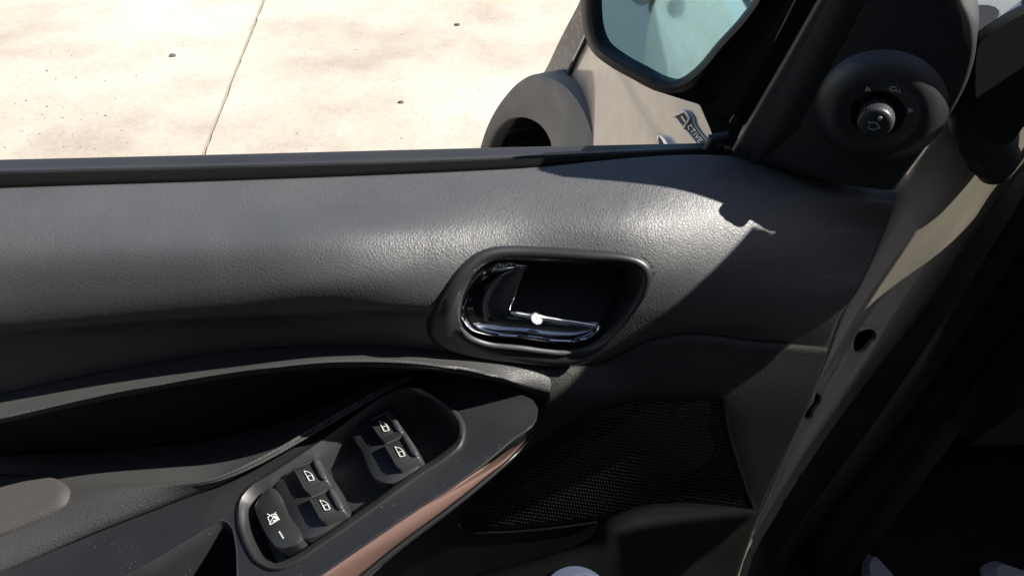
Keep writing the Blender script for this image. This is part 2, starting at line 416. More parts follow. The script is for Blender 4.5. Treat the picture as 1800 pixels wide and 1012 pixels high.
# cladding ring
ao = spline(arch_out, 60); ai = spline(arch_in, 60)
AN2 = nrm([-0.93, -0.37, 0.0]); AD = nrm([0.9, 0.42, -0.05]); AP0 = PF(945, 129, 0.045)
def PF2(x, y, off=0.0): return PPL(x, y, AP0 + AN2*off, AN2)
o3 = np.array([PF2(x, y) for x, y in ao]); i3 = np.array([PF2(x, y) for x, y in ai])
print('arch', o3.min(0), o3.max(0))
mid = o3*0.45 + i3*0.55; mid2 = o3*0.90 + i3*0.10
cl = MB().grid(np.array([o3 + AD*0.10, o3 + AD*0.026, o3 + AD*0.022 + AN2*.001, o3*0.985+i3*0.015 + AN2*0.004, mid2 + AN2*.006, o3*0.75+i3*0.25 + AN2*0.005, mid + AN2*0.002, i3*0.93+o3*.07 - AN2*0.001, i3 - AN2*0.004, i3 + AD*0.03, i3 + AD*0.10]))
link('wheel_arch_trim', cl, M_CLAD, CAR, sharp=50, solid=0.004)
# headlight on the fender's front corner
hp = np.array([PF(x, y, 0.004) for x, y in spline(hl_poly, 60, closed=True)])
hb = MB().rings([hp - FN*0.02, hp, hp*0.94 + hp.mean(0)*0.06 + FN*0.002], False, True)
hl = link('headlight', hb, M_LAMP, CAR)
rim = MB().tube(np.array([PF(x, y, 0.005) for x, y in spline(hl_poly[5:11], 30)]), 0.0028, 6)
link('lamp_trim', rim, M_CHROME_DK, hl)
# wheel, partly inside the arch
pass
def wheel(c, ax):
    e1 = nrm(np.cross(ax, [0, 0, 1])); R = 0.29
    ty = link('wheel', MB().lathe([(R-0.10, -0.09), (R-0.02, -0.10), (R, -0.08), (R, 0.06), (R-0.015, 0.085), (R-0.06, 0.09), (R-0.10, 0.075), (R-0.10, -0.09)], c, ax, e1, 48, False), M_TYRE, CAR)
    rm = MB().lathe([(R-0.10, 0.07), (R-0.12, 0.055), (R-0.13, 0.02)], c, ax, e1, 48, True)
    for k in range(5):
        a = k*2*math.pi/5; d = math.cos(a)*e1 + math.sin(a)*np.cross(ax, e1)
        rm.tube([c + ax*0.05 + d*0.03, c + ax*0.055 + d*0.11, c + ax*0.06 + d*0.185], [0.03, 0.022, 0.026], 8)
    link('rim', rm, M_ALLOY, ty); return ty
wc = np.array([0.31, i3.mean(0)[1] + 0.10, 0.29])
wheel(wc, FN); wheel(wc - FD*2.5 - FN*0.0, FN); wheel(wc - FN*1.35, -FN); wheel(wc - FD*2.5 - FN*1.35, -FN)
il = np.vstack([i3, [i3[-1] + np.array([0, 0, -.25]), i3[0] + np.array([0, 0, -.25])]])
liner = MB().rings([il + AD*.02, il + AD*.20], False, True)
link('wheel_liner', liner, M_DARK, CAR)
# badge
def BP(cx, cy, off): return hit(FT, 1140 + cx*200/1557.0, 150 + cy*200/1557.0, off)
plate = spline([(380, 405), (455, 370), (530, 345), (570, 365), (600, 400), (632, 450), (645, 510), (835, 785), (1010, 1040), (870, 1060), (680, 790), (500, 570), (420, 470)], 70, closed=True)
pl = np.array([BP(x, y, 0.0014) for x, y in plate]); cpl = pl.mean(0)
bad = link('badge', MB().rings([pl - FN*0.006, pl, ], False, True), M_BADGE, CAR, sharp=30)
link('badge_rim', MB().tube(np.array([BP(x, y, 0.0015) for x, y in np.vstack([plate, plate[:1]])]), 0.0009, 6, False), M_BADGE_RIM, bad)
st = [(385, 425), (455, 392), (530, 372), (560, 405), (590, 465), (565, 510), (535, 560), (520, 600)]
link('letter', MB().tube(np.array([BP(x, y, 0.0020) for x, y in spline(st, 40)]), 0.0019, 8), M_BADGE_RIM, bad)
def stroke(mbx, pts, wpx, f, off):     # ribbon with a little thickness on surface f(x, y, off)
    p = np.asarray(pts, float); T = np.gradient(p, axis=0); T /= np.linalg.norm(T, axis=1)[:, None]+1e-9
    Np = np.stack([-T[:, 1], T[:, 0]], 1)*wpx/2
    for i in range(len(p)-1):
        a, b = p[i], p[i+1]; d = (b-a)/(np.linalg.norm(b-a)+1e-9); n = np.array([-d[1], d[0]])*wpx/2; e = d*wpx*0.25
        q = [a-e+n, a-e-n, b+e-n, b+e+n]
        top = [f(x, y, off) for x, y in q]; bot = [f(x, y, off-0.0006) for x, y in q]
        mbx.rings([bot, top], False, True)
LET = {'A': [[(490, 430), (530, 500)]], }
link('letter', (lambda m_: (stroke(m_, [(478, 432), (522, 500)], 20, BP, 0.0024), m_)[1])(MB()), M_LETTER, bad, smooth=False)
# C T I V E along the plate: local axes in the crop's own scale
org = np.array([585.0, 560.0]); ax_ = np.array([0.62, 0.79]); upv = np.array([0.80, -0.62])
GL = {'C': [[(45, 58), (6, 62), (0, 40), (0, 12), (40, 0)]], 'T': [[(0, 60), (50, 60)], [(25, 60), (25, 0)]], 'I': [[(10, 60), (10, 0)]],
      'V': [[(0, 60), (22, 0), (46, 60)]], 'E': [[(40, 60), (0, 60), (0, 0), (40, 0)], [(0, 30), (34, 30)]]}
adv = 0
for ch, wd in (('C', 62), ('T', 66), ('I', 36), ('V', 66), ('E', 60)):
    m_ = MB()
    for pl_ in GL[ch]:
        stroke(m_, [org + ax_*(adv + a*0.95) + upv*(b*0.95 - 34) for a, b in pl_], 12, BP, 0.0024)
    link('letter', m_, M_LETTER, bad, smooth=False); adv += wd
em = spline([(160, 720), (165, 685), (200, 668), (240, 690), (330, 800), (420, 920), (300, 950), (200, 820)], 40, closed=True)
e3 = np.array([BP(x, y, 0.003) for x, y in em])
emo = link('side_emblem', MB().rings([e3 - FN*0.008, e3, e3*0.9+e3.mean(0)*0.1 + FN*0.002], False, True), M_CHROME, CAR)
e4 = np.array([BP(x, y, 0.0062) for x, y in spline([(195, 740), (205, 715), (300, 830), (380, 930), (300, 920)], 24, closed=True)])
link('emblem_inlay', MB().rings([e4 - FN*0.002, e4], False, True), M_BADGE, emo)
# bonnet, bumper and the rest of the body
top_row = np.array([fender_pt(s, 1.0) for s in np.linspace(-0.20, s_front(1.0), 30)])
bon = np.array([top_row, top_row + np.array([0.10, 0, 0.015]), top_row + np.array([0.6, 0.02, 0.03]), top_row + np.array([1.1, 0.02, 0.015]), top_row + np.array([1.25, 0, -0.0])])
bon[:, :, 2] -= np.linspace(0, 1, 30)[None, :]**2*0.10*0
link('bonnet', MB().grid(bon), M_PAINT, CAR, face_cam=True, solid=0.01)
fr = np.array([fender_pt(s_front(z), z) for z in np.linspace(0.25, 1.0, 12)])
bump_g = np.array([fr, fr + np.array([0.12, 0.09, 0]), fr + np.array([0.5, 0.12, 0]), fr + np.array([0.9, 0.09, 0]), fr + np.array([1.0, 0, 0])])
link('front_bumper', MB().grid(bump_g), M_PAINT, CAR, face_cam=False, solid=0.01)
# far side, rear, roof
bx = MB().box((1.62, -0.9, 0.66), (0.02, 1.9, 0.34)); link('far_side_panel', bx, M_PAINT, CAR, bevel=0.01)
link('rear_panel', MB().box((1.0, -3.0, 0.72), (0.66, 0.03, 0.42)), M_PAINT, CAR, bevel=0.01)
rd = MB().box((0.36, -2.05, 0.66), (0.03, 0.92, 0.34)); link('rear_side_panel', rd, M_PAINT, CAR, bevel=0.01)
pil = MB().quadslab([(0.36, -1.02, 1.0), (0.36, -1.22, 1.0), (0.46, -1.20, 1.50), (0.46, -1.06, 1.50)], (0.05, 0, 0)); link('centre_pillar', pil, M_PAINT, CAR)
roof = np.array([[(x, y, 1.50 + 0.07*math.sin(math.pi*(x-0.44)/1.12) - 0.03*abs((y+1.7)/1.1)**3) for x in np.linspace(0.44, 1.56, 14)] for y in np.linspace(-0.62, -2.95, 16)])
link('roof', MB().grid(roof), M_PAINT, CAR, solid=0.02)
rw = MB().quadslab([(0.36, -1.22, 1.0), (0.36, -2.9, 1.0), (0.46, -2.8, 1.49), (0.46, -1.2, 1.49)], (0.004, 0, 0)); link('rear_side_window', rw, M_GLASS, CAR)
# ------- interior of the car on the right
link('kick_panel', MB().grid(np.array([[PX(1706, 76, .335), PX(1800, 22, .335), PX(1900, -36, .335)], [PX(1700, 300, .335), PX(1770, 300, .335), PX(1880, 300, .335)],
     [PX(1600, 480, .335), PX(1690, 480, .335), PX(1790, 520, .335)], [PX(1450, 680, .335), PX(1560, 700, .335), PX(1650, 720, .335)],
     [PX(1290, 960, .335), PX(1400, 960, .335), PX(1470, 980, .335)], [PX(1262, 1060, .335), PX(1330, 1060, .335), PX(1400, 1060, .335)]])), M_DARK, CAR, face_cam=True, solid=0.03)
fl = MB().box((0.98, -0.3, 0.32), (0.62, 0.85, 0.03)); link('carpet', fl, M_CARPET, CAR)
link('firewall', MB().box((0.98, 0.42, 0.66), (0.62, 0.02, 0.36)), M_CARPET, CAR)
dash = loft([[(0.40, 0.35, 1.0), (0.9, 0.38, 1.02), (1.55, 0.35, 1.0)], [(0.40, 0.12, 1.03), (0.9, 0.10, 1.06), (1.55, 0.12, 1.03)],
             [(0.41, 0.0, 0.99), (0.9, -0.06, 1.02), (1.55, 0.0, 0.99)], [(0.42, 0.0, 0.86), (0.9, -0.04, 0.84), (1.55, 0.0, 0.86)], [(0.42, 0.2, 0.72), (0.9, 0.2, 0.68), (1.55, 0.2, 0.72)]], 20, 24)
link('dashboard', MB().grid(dash), M_MATTE, CAR, solid=0.02)
link('door_sill', MB().box((0.34, -0.5, 0.36), (0.035, 0.62, 0.06)), M_DARK, CAR, bevel=0.012)
sw = MB(); c = np.array([0.72, -0.26, 0.98]); axw = nrm([0, -0.85, 0.5]); e1 = np.array([1.0, 0, 0]); e2 = np.cross(axw, e1)
ph = np.linspace(0, 2*math.pi, 41); sw.tube([c + 0.185*(math.cos(a)*e1 + math.sin(a)*e2) for a in ph], 0.015, 8, False)
for a in (0.0, math.pi, -math.pi/2): sw.tube([c - axw*0.02, c + 0.18*(math.cos(a)*e1 + math.sin(a)*e2)], [0.03, 0.014], 8)
sw.tube([c - axw*0.02, c - axw*0.22], [0.05, 0.04], 10); link('steering_wheel', sw, M_MATTE, CAR)
se = MB(); se.rings([spline([(0.48, -0.62, 0.56), (0.96, -0.62, 0.56), (0.96, -1.12, 0.50), (0.48, -1.12, 0.50)], 32, True), spline([(0.46, -0.60, 0.66), (0.98, -0.60, 0.66), (0.98, -1.14, 0.60), (0.46, -1.14, 0.60)], 32, True), spline([(0.52, -0.66, 0.69), (0.92, -0.66, 0.69), (0.92, -1.1, 0.63), (0.52, -1.1, 0.63)], 32, True)], True, True)
se.rings([spline([(0.47, -1.06, 0.60), (0.97, -1.06, 0.60), (0.97, -1.2, 0.60), (0.47, -1.2, 0.60)], 32, True), spline([(0.50, -1.26, 1.15), (0.94, -1.26, 1.15), (0.94, -1.36, 1.15), (0.50, -1.36, 1.15)], 32, True)], True, True)
link('driver_seat', se, M_CARPET, CAR)

# ------------------------------------------------------------------ the open door
DOOR = thing('car_door', (0.0, 0.03, 0.32), 'open beige car door with black grained inner trim filling the foreground', 'car door')
EXT = -760
R0 = [(-200,340,0),(0,331,0),(400,318,0),(900,297,0),(1270,273,0),(1430,290,-.003),(1577,340,-.010)]
R1 = [(-200,385,-.020),(0,376,-.020),(400,364,-.020),(900,342,-.020),(1270,325,-.020),(1430,335,-.017),(1574,352,-.016)]
R2 = [(-200,455,-.040),(0,447,-.041),(400,436,-.050),(620,424,-.0535),(760,412,-.047),(900,402,-.041),(1120,395,-.044),(1270,395,-.039),(1430,400,-.029),(1556,405,-.019)]
R3 = [(-200,525,-.048),(0,515,-.050),(400,500,-.060),(620,490,-.066),(760,482,-.061),(900,473,-.055),(1150,468,-.057),(1270,470,-.052),(1400,470,-.042),(1528,470,-.028)]
R4 = [(-200,586,-.051),(0,575,-.052),(300,553,-.058),(560,542,-.064),(760,537,-.065),(900,543,-.0625),(1060,543,-.0625),(1270,530,-.057),(1400,522,-.048),(1505,515,-.036)]
R5 = [(-200,603,-.036),(0,591,-.037),(300,568,-.040),(560,556,-.046),(720,556,-.054),(820,572,-.060),(900,582,-.061),(1060,577,-.061),(1270,560,-.056),(1400,552,-.049),(1485,543,-.039)]
R6 = [(-200,735,-.034),(0,693,-.035),(200,650,-.036),(400,618,-.038),(560,606,-.042),(750,614,-.050),(950,641,-.056),(1060,636,-.056),(1130,602,-.055),(1180,589,-.053),(1335,599,-.045),(1456,610,-.038)]
UR = [rowY(r, EXT) for r in (R0, R1, R2, R3, R4, R5, R6)]
UG = loft(UR, 330, 150)
TRIM = bvh_of(MB().grid(UG))
def C3(x, y): return (720 + x*500/1800.0, 400 + y*500/1800.0)
bez_o = spline([C3(*p) for p in [(600,112),(750,114),(900,120),(1150,138),(1400,160),(1500,192),(1548,258),(1532,340),(1475,440),(1390,545),(1300,640),(1200,745),(1090,825),(990,852),(850,850),(700,838),(400,795),(200,745),(105,685),(95,610),(150,500),(220,395),(270,300),(340,218),(430,150),(520,120)]], 120, True)
bez_i = spline([C3(*p) for p in [(560,205),(680,204),(900,212),(1160,225),(1400,232),(1455,262),(1462,330),(1420,430),(1330,560),(1235,670),(1140,735),(1060,765),(960,768),(700,738),(450,705),(370,668),(315,600),(300,510),(328,400),(390,310),(450,250),(505,216)]], 120, True)
# resample both loops so that they start at the same bearing
def align(a, b):
    ca = a.mean(0); ang = lambda q, c: np.arctan2(q[:, 1]-c[1], q[:, 0]-c[0])
    return a
def by_angle(loop, n, c):
    a = np.unwrap(np.arctan2(loop[:, 1]-c[1], loop[:, 0]-c[0])); 
    if a[-1] < a[0]: loop = loop[::-1]; a = a[::-1]
    a = np.concatenate([a-2*math.pi, a, a+2*math.pi]); L = np.vstack([loop]*3)
    a = np.maximum.accumulate(a)
    q = np.linspace(-math.pi, math.pi, n, endpoint=False)
    return np.stack([np.interp(q, a, L[:, 0]), np.interp(q, a, L[:, 1])], 1)
cb = np.array([950.0, 530.0])
bo, bi = by_angle(spline(bez_o, 400, True), 160, cb), by_angle(spline(bez_i, 400, True), 160, cb)
kmU = keepmask(UG, [bo*0.72 + bi*0.28])
link('upper_trim', MB().grid(UG, kmU), M_LEATHER, DOOR, face_cam=True, solid=0.003, sharp=60)

# ledge under the seam, bowl and arm rest
L1 = [(-200,782,-.058),(0,736,-.060),(200,692,-.062),(400,657,-.067),(600,637,-.074),(750,642,-.078),(880,664,-.0735),(940,683,-.0680),(975,693,-.0650),(1010,704,-.060)]
R6l = [(x, y-4.0, d+.0030) for x, y, d in R6[:7]] + [(985, 640, -.0545)]
R6m = [(x, y+2.0, d-.0008) for x, y, d in R6[:7]] + [(1000, 648, -.050)]
Lm = [(-200,765,-.047),(0,720,-.049),(200,676,-.051),(400,642,-.053),(600,624,-.057),(750,631,-.062),(880,652,-.067),(955,668,-.0645),(1008,684,-.058)]
L2 = [(x, y+3, d+.004) for x, y, d in L1]; L3 = [(x, y+9, d+.030) for x, y, d in L1]
led = loft([rowY(r, EXT) for r in (R6l, R6m, Lm, L1, L2, L3)], 200, 26)
link('ledge_trim', MB().grid(led), M_LEATHER2, DOOR, face_cam=True, solid=0.002, sharp=80)
M0 = [(935,640,-.0565),(1060,638,-.0572),(1130,604,-.0562),(1180,591,-.0542),(1335,601,-.0462),(1457,612,-.041)]
M1 = [(962,688,-.0660),(1100,680,-.0665),(1180,680,-.066),(1280,685,-.060),(1360,688,-.055),(1430,690,-.050)]
M2 = [(925,750,-.066),(1100,760,-.067),(1180,762,-.066),(1290,770,-.060),(1340,772,-.056),(1392,776,-.052)]
M3 = [(800,860,-.064),(1050,850,-.065),(1150,850,-.064),(1250,855,-.060),(1300,858,-.056),(1350,864,-.052)]
M4 = [(640,975,-.062),(900,965,-.062),(1050,962,-.061),(1200,960,-.058),(1260,962,-.054),(1312,967,-.050)]
M5 = [(540,1070,-.056),(850,1080,-.056),(1000,1080,-.055),(1150,1080,-.052),(1220,1082,-.050),(1272,1085,-.048)]
M6 = [(440,1250,-.050),(750,1260,-.050),(900,1260,-.05),(1100,1260,-.048),(1170,1260,-.046),(1200,1260,-.044)]
LG = loft([rowY(r) for r in (M0, M1, M2, M3, M4, M5, M6)], 90, 110)
LOW = bvh_of(MB().grid(LG))
link('lower_trim', MB().grid(LG), M_LOWER, DOOR, face_cam=True, solid=0.003, sharp=70)

AC = CAM[2] - 0.3636; AK = 0.355; AN = nrm([-AK, 0, 1.0])
def PA(x, y, h=0.0): return PPL(x, y, np.array([0, 0, AC]) + AN*h, AN)
p_up = [(-760,1300),(-200,1085),(0,1008),(179,933),(300,886),(390,850),(470,806),(554,757),(665,692),(735,654)]
p_top = [(735,654),(780,651),(818,657),(900,686),(936,702)]
p_edge = [(936,702),(944,712),(942,736),(900,772),(850,814),(700,914),(560,1010),(480,1064),(250,1205),(-100,1400),(-760,1750)]
outline = np.vstack([spline(p_up, 120)[:-1], spline(p_top, 30)[:-1], spline(p_edge, 120)])
sw_hole = spline([(421,905),(424,880),(440,858),(475,836),(560,780),(640,722),(690,690),(735,683),(765,697),(795,722),(812,752),(808,778),(785,800),(740,830),(640,902),(560,957),(515,986),(482,997),(455,985),(435,955)], 90, True)
cup_hole = spline([(392,912),(408,922),(416,950),(420,1012),(424,1090),(300,1150),(120,1180),(150,1060),(200,1018),(262,985),(330,945),(372,920)], 70, True)
# armrest pad (left), with its rolled edge
K0 = [(-200,850,-.012),(0,800,-.015),(200,790,-.018),(400,765,-.020),(560,715,-.020),(665,668,-.022),(735,650,-.026)]
Kb = [(x, y+9, d+.030) for x, y, d in L1[:6]]
def rowA(pts, h, ext=None):
    pts = [tuple(p) for p in pts]
    if ext is not None:
        (x0, y0), (x1, y1) = pts[0], pts[1]; k = (ext-x0)/(x1-x0); pts.insert(0, (ext, y0+(y1-y0)*k))
    return np.array([PA(x, y, h) for x, y in pts])
ra = rowA([(-200,900),(0,836),(130,838),(280,845),(390,838),(480,796),(560,750),(665,688),(735,652)], 0.006, EXT)
rb = rowA([(-200,1030),(0,952),(179,902),(290,868),(388,842),(472,802),(556,754),(666,690),(736,653)], 0.009, EXT)
rc = rowA([(-200,1060),(0,982),(179,918),(295,878),(389,846),(471,804),(555,756),(666,691),(736,654)], 0.005, EXT)
rd_ = rowA([(-200,1085),(0,1008),(179,933),(300,886),(390,850),(470,806),(554,757),(665,692),(735,655)], -0.002, EXT)
wall = loft([rowY(Kb, EXT), rowY(K0, EXT)], 160, 16)
pad = loft([rowY(K0, EXT), ra, rb, rc, rd_], 160, 40)
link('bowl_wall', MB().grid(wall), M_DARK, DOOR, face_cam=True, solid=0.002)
link('armrest_pad', MB().grid(pad), M_LEATHER2, DOOR, face_cam=True, solid=0.002, sharp=70)
PADT = bvh_of(MB().grid(pad))
ins = spline([(-120,838),(-60,834),(0,833),(60,836),(104,845),(124,862),(119,882),(90,904),(50,923),(0,943),(-60,962),(-120,975),(-220,960),(-240,880)], 80, True)
def f3(loop, off): return np.array([hit(PADT, x, y, off) for x, y in loop])
link('fabric_insert', MB().rings([f3(ins, -.002), f3(ins, .0012), f3(shrink(ins, 4), .0032), f3(shrink(ins, 14), .0042)], False, True), M_FABRIC, DOOR, sharp=70)
# switch panel: plate with two openings, built as a fine grid in its own plane
def plate_with_holes(outer, holes, h):
    bm = bmesh.new(); loops = [outer] + holes; edges = []
    for lp in loops:
        vs = [bm.verts.new(PA(x, y, h)) for x, y in lp]
        edges += [bm.edges.new((vs[i], vs[(i+1) % len(vs)])) for i in range(len(vs))]
    bmesh.ops.triangle_fill(bm, use_beauty=True, use_dissolve=False, edges=edges, normal=Vector(AN))
    bm.verts.index_update(); v = [q.co[:] for q in bm.verts]; f = [[q.index for q in fc.verts] for fc in bm.faces]; bm.free()
    return v, f
mb = MB(); mb.add(*plate_with_holes(outline, [sw_hole, cup_hole], 0.0))
eo = spline(p_edge, 120)
e_top = np.array([PA(x, y, 0) for x, y in eo])
T_ = np.gradient(eo, axis=0); nn = np.stack([-T_[:, 1], T_[:, 0]], 1); nn /= np.linalg.norm(nn, axis=1)[:, None]
e1_ = e_top + np.array([0, -0.0004, -0.0003]); e2_ = e_top + np.array([0.0001, -0.0006, -0.0009]); e3_ = e_top + np.array([0.0002, -0.0004, -0.0015])
mb.grid(np.array([e_top, e1_, e2_, e3_]))
PANEL = link('switch_panel', mb, M_PLASTIC, DOOR, sharp=40)
# openings: chamfer and walls
def opening(name, loop, depth, cham, floor_mat, parent, rim):
    L0 = np.array([PA(x, y, 0) for x, y in loop]); lp2 = shrink(loop, cham); 
    L1_ = np.array([PA(x, y, 0.0) for x, y in shrink(loop, cham*0.35)]) + AN*(0.0020 if rim else 0.0004)
    L2_ = np.array([PA(x, y, 0.0) for x, y in lp2]) - AN*0.0030
    L3_ = L2_ - AN*0.006; cen = L2_.mean(0)
    L4_ = cen + (L2_ - cen)*0.95 - AN*depth
    return link(name, MB().rings([*( [np.array([PA(x, y, 0.0001) for x, y in shrink(loop, -7)]), np.array([PA(x, y, 0.0018) for x, y in shrink(loop, -4)]), np.array([PA(x, y, 0.0024) for x, y in shrink(loop, -2)])] if rim else [L0 - AN*0.0002]), L1_, L2_, L3_, L4_], False, True), floor_mat, parent, sharp=60)
BZ = opening('switch_bezel', sw_hole, 0.014, 10, plastic('bezel_plastic', (0.018, 0.018, 0.019), 0.38, spec=0.9), DOOR, True)
opening('pull_cup', cup_hole, 0.045, 8, M_PLASTIC, DOOR, False)
# copper strip on the armrest's edge and what is below it
cu_low = [(941,752),(900,799),(850,842),(800,882),(700,957),(620,1022),(540,1082),(300,1235),(-60,1440),(-760,1800)]
dep = np.interp([p[0] for p in cu_low], proj(e3_)[::-1, 0], e3_[::-1, 1])
low = spline(np.array([PY(x, y, d - 0.002) for (x, y), d in zip(cu_low, dep)]), 120)
cu0 = e3_[14:]; cu0 = spline(cu0, 120)
midc = (cu0 + low)/2 + np.array([0, -0.002, 0.0005])
link('copper_strip', MB().grid(np.array([cu0, cu0*0.85 + low*0.15 + np.array([0, -0.0012, 0]), midc, cu0*0.15+low*0.85 + np.array([0, -0.0012, 0]), low])), M_COPPER, DOOR, face_cam=True, solid=0.002)
tp = np.clip(np.linspace(0, 5, 120), 0.05, 1)[:, None]
un = np.array([low + np.array([0, 0.0005, 0])*tp, low + np.array([0, 0.001, -0.004])*tp, low + np.array([0.004, 0.012, -0.012])*tp, low + np.array([0.01, 0.05, -0.022])*tp, low + np.array([0.012, 0.10, -0.02])*tp])
link('armrest_underside', MB().grid(un), M_SATIN, DOOR, face_cam=True, solid=0.002)
gl_ = low[24:] + np.array([0.001, -0.0008, -0.0045]); link('edge_bead', MB().tube(gl_, np.r_[np.linspace(.0002, .0016, 14), np.full(len(gl_)-14, .0016)], 8), M_LIP, DOOR)

# window switches
def prism(mbx, loop, htop, depth, bev=1.5):
    top = np.array([PA(x, y, htop) for x, y in shrink(loop, bev)]); ed = np.array([PA(x, y, htop) for x, y in loop]) - AN*0.0009
    mbx.rings([ed - AN*depth, ed, top], False, True); return mbx
def Q6(*pts): return [(420 + x*0.3063, 690 + y*0.3063) for x, y in pts]
def rquad(q, r=0.12, n=40):
    q = np.asarray(q, float); out = []
    for i in range(4):
        a, b, c_ = q[i-1], q[i], q[(i+1) % 4]; p1 = b + (a-b)*r; p2 = b + (c_-b)*r
        for k in range(5):
            s = k/4; out.append((1-s)**2*p1 + 2*s*(1-s)*b + s*s*p2)
    return np.array(out)
pod1 = spline(Q6((200,545),(300,440),(375,392),(445,372),(490,430),(550,525),(585,610),(612,690),(540,760),(455,810),(375,832),(340,815),(270,690)), 60, True)
pod2 = spline(Q6((640,215),(720,165),(790,125),(880,92),(905,150),(960,228),(1010,310),(1043,385),(1000,450),(930,490),(860,515),(790,500),(700,330)), 60, True)
for pd in (pod1, pod2): link('switch_pod', prism(MB(), pd, -0.001, 0.0125, 3), M_SWITCH, BZ, sharp=50)
def icon_window(cx, cy, s, h):
    m_ = MB(); f = lambda x, y, o: PA(x, y, o)
    P_ = lambda *pts: [(cx + a*s, cy + b*s) for a, b in pts]
    stroke(m_, P_((-30,-27),(-2,-20),(18,-4),(30,24),(0,30),(-30,-27)), 1.15, f, h)
    stroke(m_, P_((-10,4),(14,-2),(24,18)), 1.0, f, h)
    stroke(m_, P_((-10,4),(2,28)), 1.0, f, h); return m_
def window_switch(q, icon_mat):
    q = np.array(Q6(*q)); m_ = MB()
    body = rquad(q, 0.14); prism(m_, body, 0.0045, 0.012, 2.2)
    # finger lip on the leading side, thin raised border on the others
    a, b = q[1], q[2]; n = 12
    lip = np.array([PA(*(a + (b-a)*t_ + (q[0]-q[1])*0.10), 0.0050) for t_ in np.linspace(0.05, 0.95, n)])
    ml_ = MB().tube(lip, np.r_[0.0008, 0.0016, np.full(n-4, 0.0018), 0.0016, 0.0008], 10)
    ml2 = MB()
    for (i, j) in ((0, 1), (3, 0), (2, 3)):
        e = np.array([PA(*(q[i] + (q[j]-q[i])*t_ + (q.mean(0)-q[i])*0.10), 0.0046) for t_ in np.linspace(0.10, 0.90, 8)]); (ml2 if (i, j) == (0, 1) else m_).tube(e, 0.0006, 6)
    s_ = link('window_switch', m_, M_SWITCH, DOOR, sharp=50)
    link('switch_lip', ml_, M_LIP, s_); link('switch_edge', ml2, M_LIP, s_)
    c_ = q.mean(0) + (q[3]-q[2])*0.06
    link('window_icon', icon_window(c_[0], c_[1], 0.3063, 0.0052), icon_mat, s_, smooth=False)
window_switch([(305,430),(445,375),(515,500),(380,572)], M_WHITE)
window_switch([(395,600),(535,540),(610,670),(470,740)], M_WHITE)
window_switch([(825,295),(958,232),(1040,365),(908,435)], M_WHITE)
window_switch([(735,160),(868,98),(945,222),(815,270)], M_WHITE)
lk = spline(Q6((90,640),(120,590),(188,540),(200,548),(280,690),(352,832),(345,850),(280,880),(215,886),(165,830),(115,735)), 60, True)
ls = link('lockout_switch', prism(MB(), lk, 0.001, 0.012, 3), M_SWITCH, DOOR, sharp=50)
m_ = MB(); cx, cy = Q6((197, 722))[0]
P_ = lambda *pts: [(cx + a*0.3063, cy + b*0.3063) for a, b in pts]
fA = lambda x, y, o_: PA(x, y, o_)
stroke(m_, P_((-32,-8),(-4,-26),(14,-28),(34,2),(-14,32),(-32,-8)), 1.4, fA, 0.0016)
stroke(m_, P_((-34,-28),(34,6)), 1.5, fA, 0.0018); stroke(m_, P_((-22,32),(14,-38)), 1.3, fA, 0.0018); stroke(m_, P_((0,-6),(18,-14),(26,2),(2,14)), 3.2, fA, 0.0016)
link('lockout_icon', m_, M_WHITE, ls, smooth=False)
m_ = MB(); cx, cy = Q6((241, 815))[0]; stroke(m_, P_((-10,-20),(14,18)), 3.0, fA, 0.0016); link('indicator_mark', m_, M_GREYPRINT, ls, smooth=False)

# ------------------------------------------------------------------ inner handle
def on(loop, off): return np.array([hit(TRIM, x, y, off) for x, y in loop])
def sm(L):                              # smooth a projected loop
    for _ in range(6): L = (np.roll(L, 1, 0) + L*2 + np.roll(L, -1, 0))/4
    return L
lo = lambda k: bo*(1-k) + bi*k
bz = [sm(on(bo, -.004)), sm(on(lo(.03), .0015)), sm(on(lo(.12), .0040)), sm(on(lo(.35), .0058)), sm(on(lo(.65), .0052)), sm(on(lo(.90), .0028)), sm(on(bi, .0005))]
HANDLE = link('handle_bezel', MB().rings(bz), M_SATIN, DOOR, sharp=70)
hc, hn = hitn(TRIM, 900, 470); hn = nrm(hitn(TRIM, 760, 470)[1] + hitn(TRIM, 1200, 470)[1])
h_in = sm(on(bi, .0005)); hcen = h_in.mean(0)
hn = nrm(np.array([0, -0.80, 0.60]))
deep = np.array([hcen + (p - hcen)*0.90 - hn*(np.dot(p - hcen, hn)) - hn*0.030 for p in h_in])
link('handle_recess', MB().rings([h_in, h_in - hn*0.004, deep], False, True), M_MATTE, DOOR, sharp=60)
lip3 = [p for p in on(by_angle(spline(shrink(bi, -3), 300, True), 160, cb), .0034)]
qs = by_angle(spline(bi, 300, True), 160, cb)
low_lip = [i for i in range(160) if (qs[i, 1] > 560 and qs[i, 0] < 1050)]
lp_ = spline([C3(*p) for p in [(322,600),(352,642),(400,676),(470,702),(700,734),(900,760),(990,766),(1060,757),(1110,735)]], 80)
link('bezel_lip', MB().tube(spline(on(lp_[::8], .0030), 80), np.r_[np.linspace(.0003, .0015, 8), np.full(64, .0015), np.linspace(.0015, .0003, 8)], 10), M_LIP, HANDLE)
hl_n = nrm(np.array([0, -0.95, 0.31])); HP = hcen - hn*0.007
def PH(x, y, off=0.0): return PPL(x, y, HP + hl_n*off, hl_n)
lev = [C3(*p) for p in [(735,240),(640,226),(560,233),(480,268),(400,338),(348,428),(328,520),(342,588),(390,638),(460,662),(700,690),(940,716),(1050,715),(1140,690),(1195,645),(1204,618)]]
edge = spline(lev, 90)
inner = spline([C3(*p) for p in [(735,240),(722,285),(690,370),(660,460),(640,520),(648,545),(760,562),(880,578),(1040,598),(1204,618)]], 60)
lev_loop = np.vstack([edge[:-1], inner[::-1][:-1]])
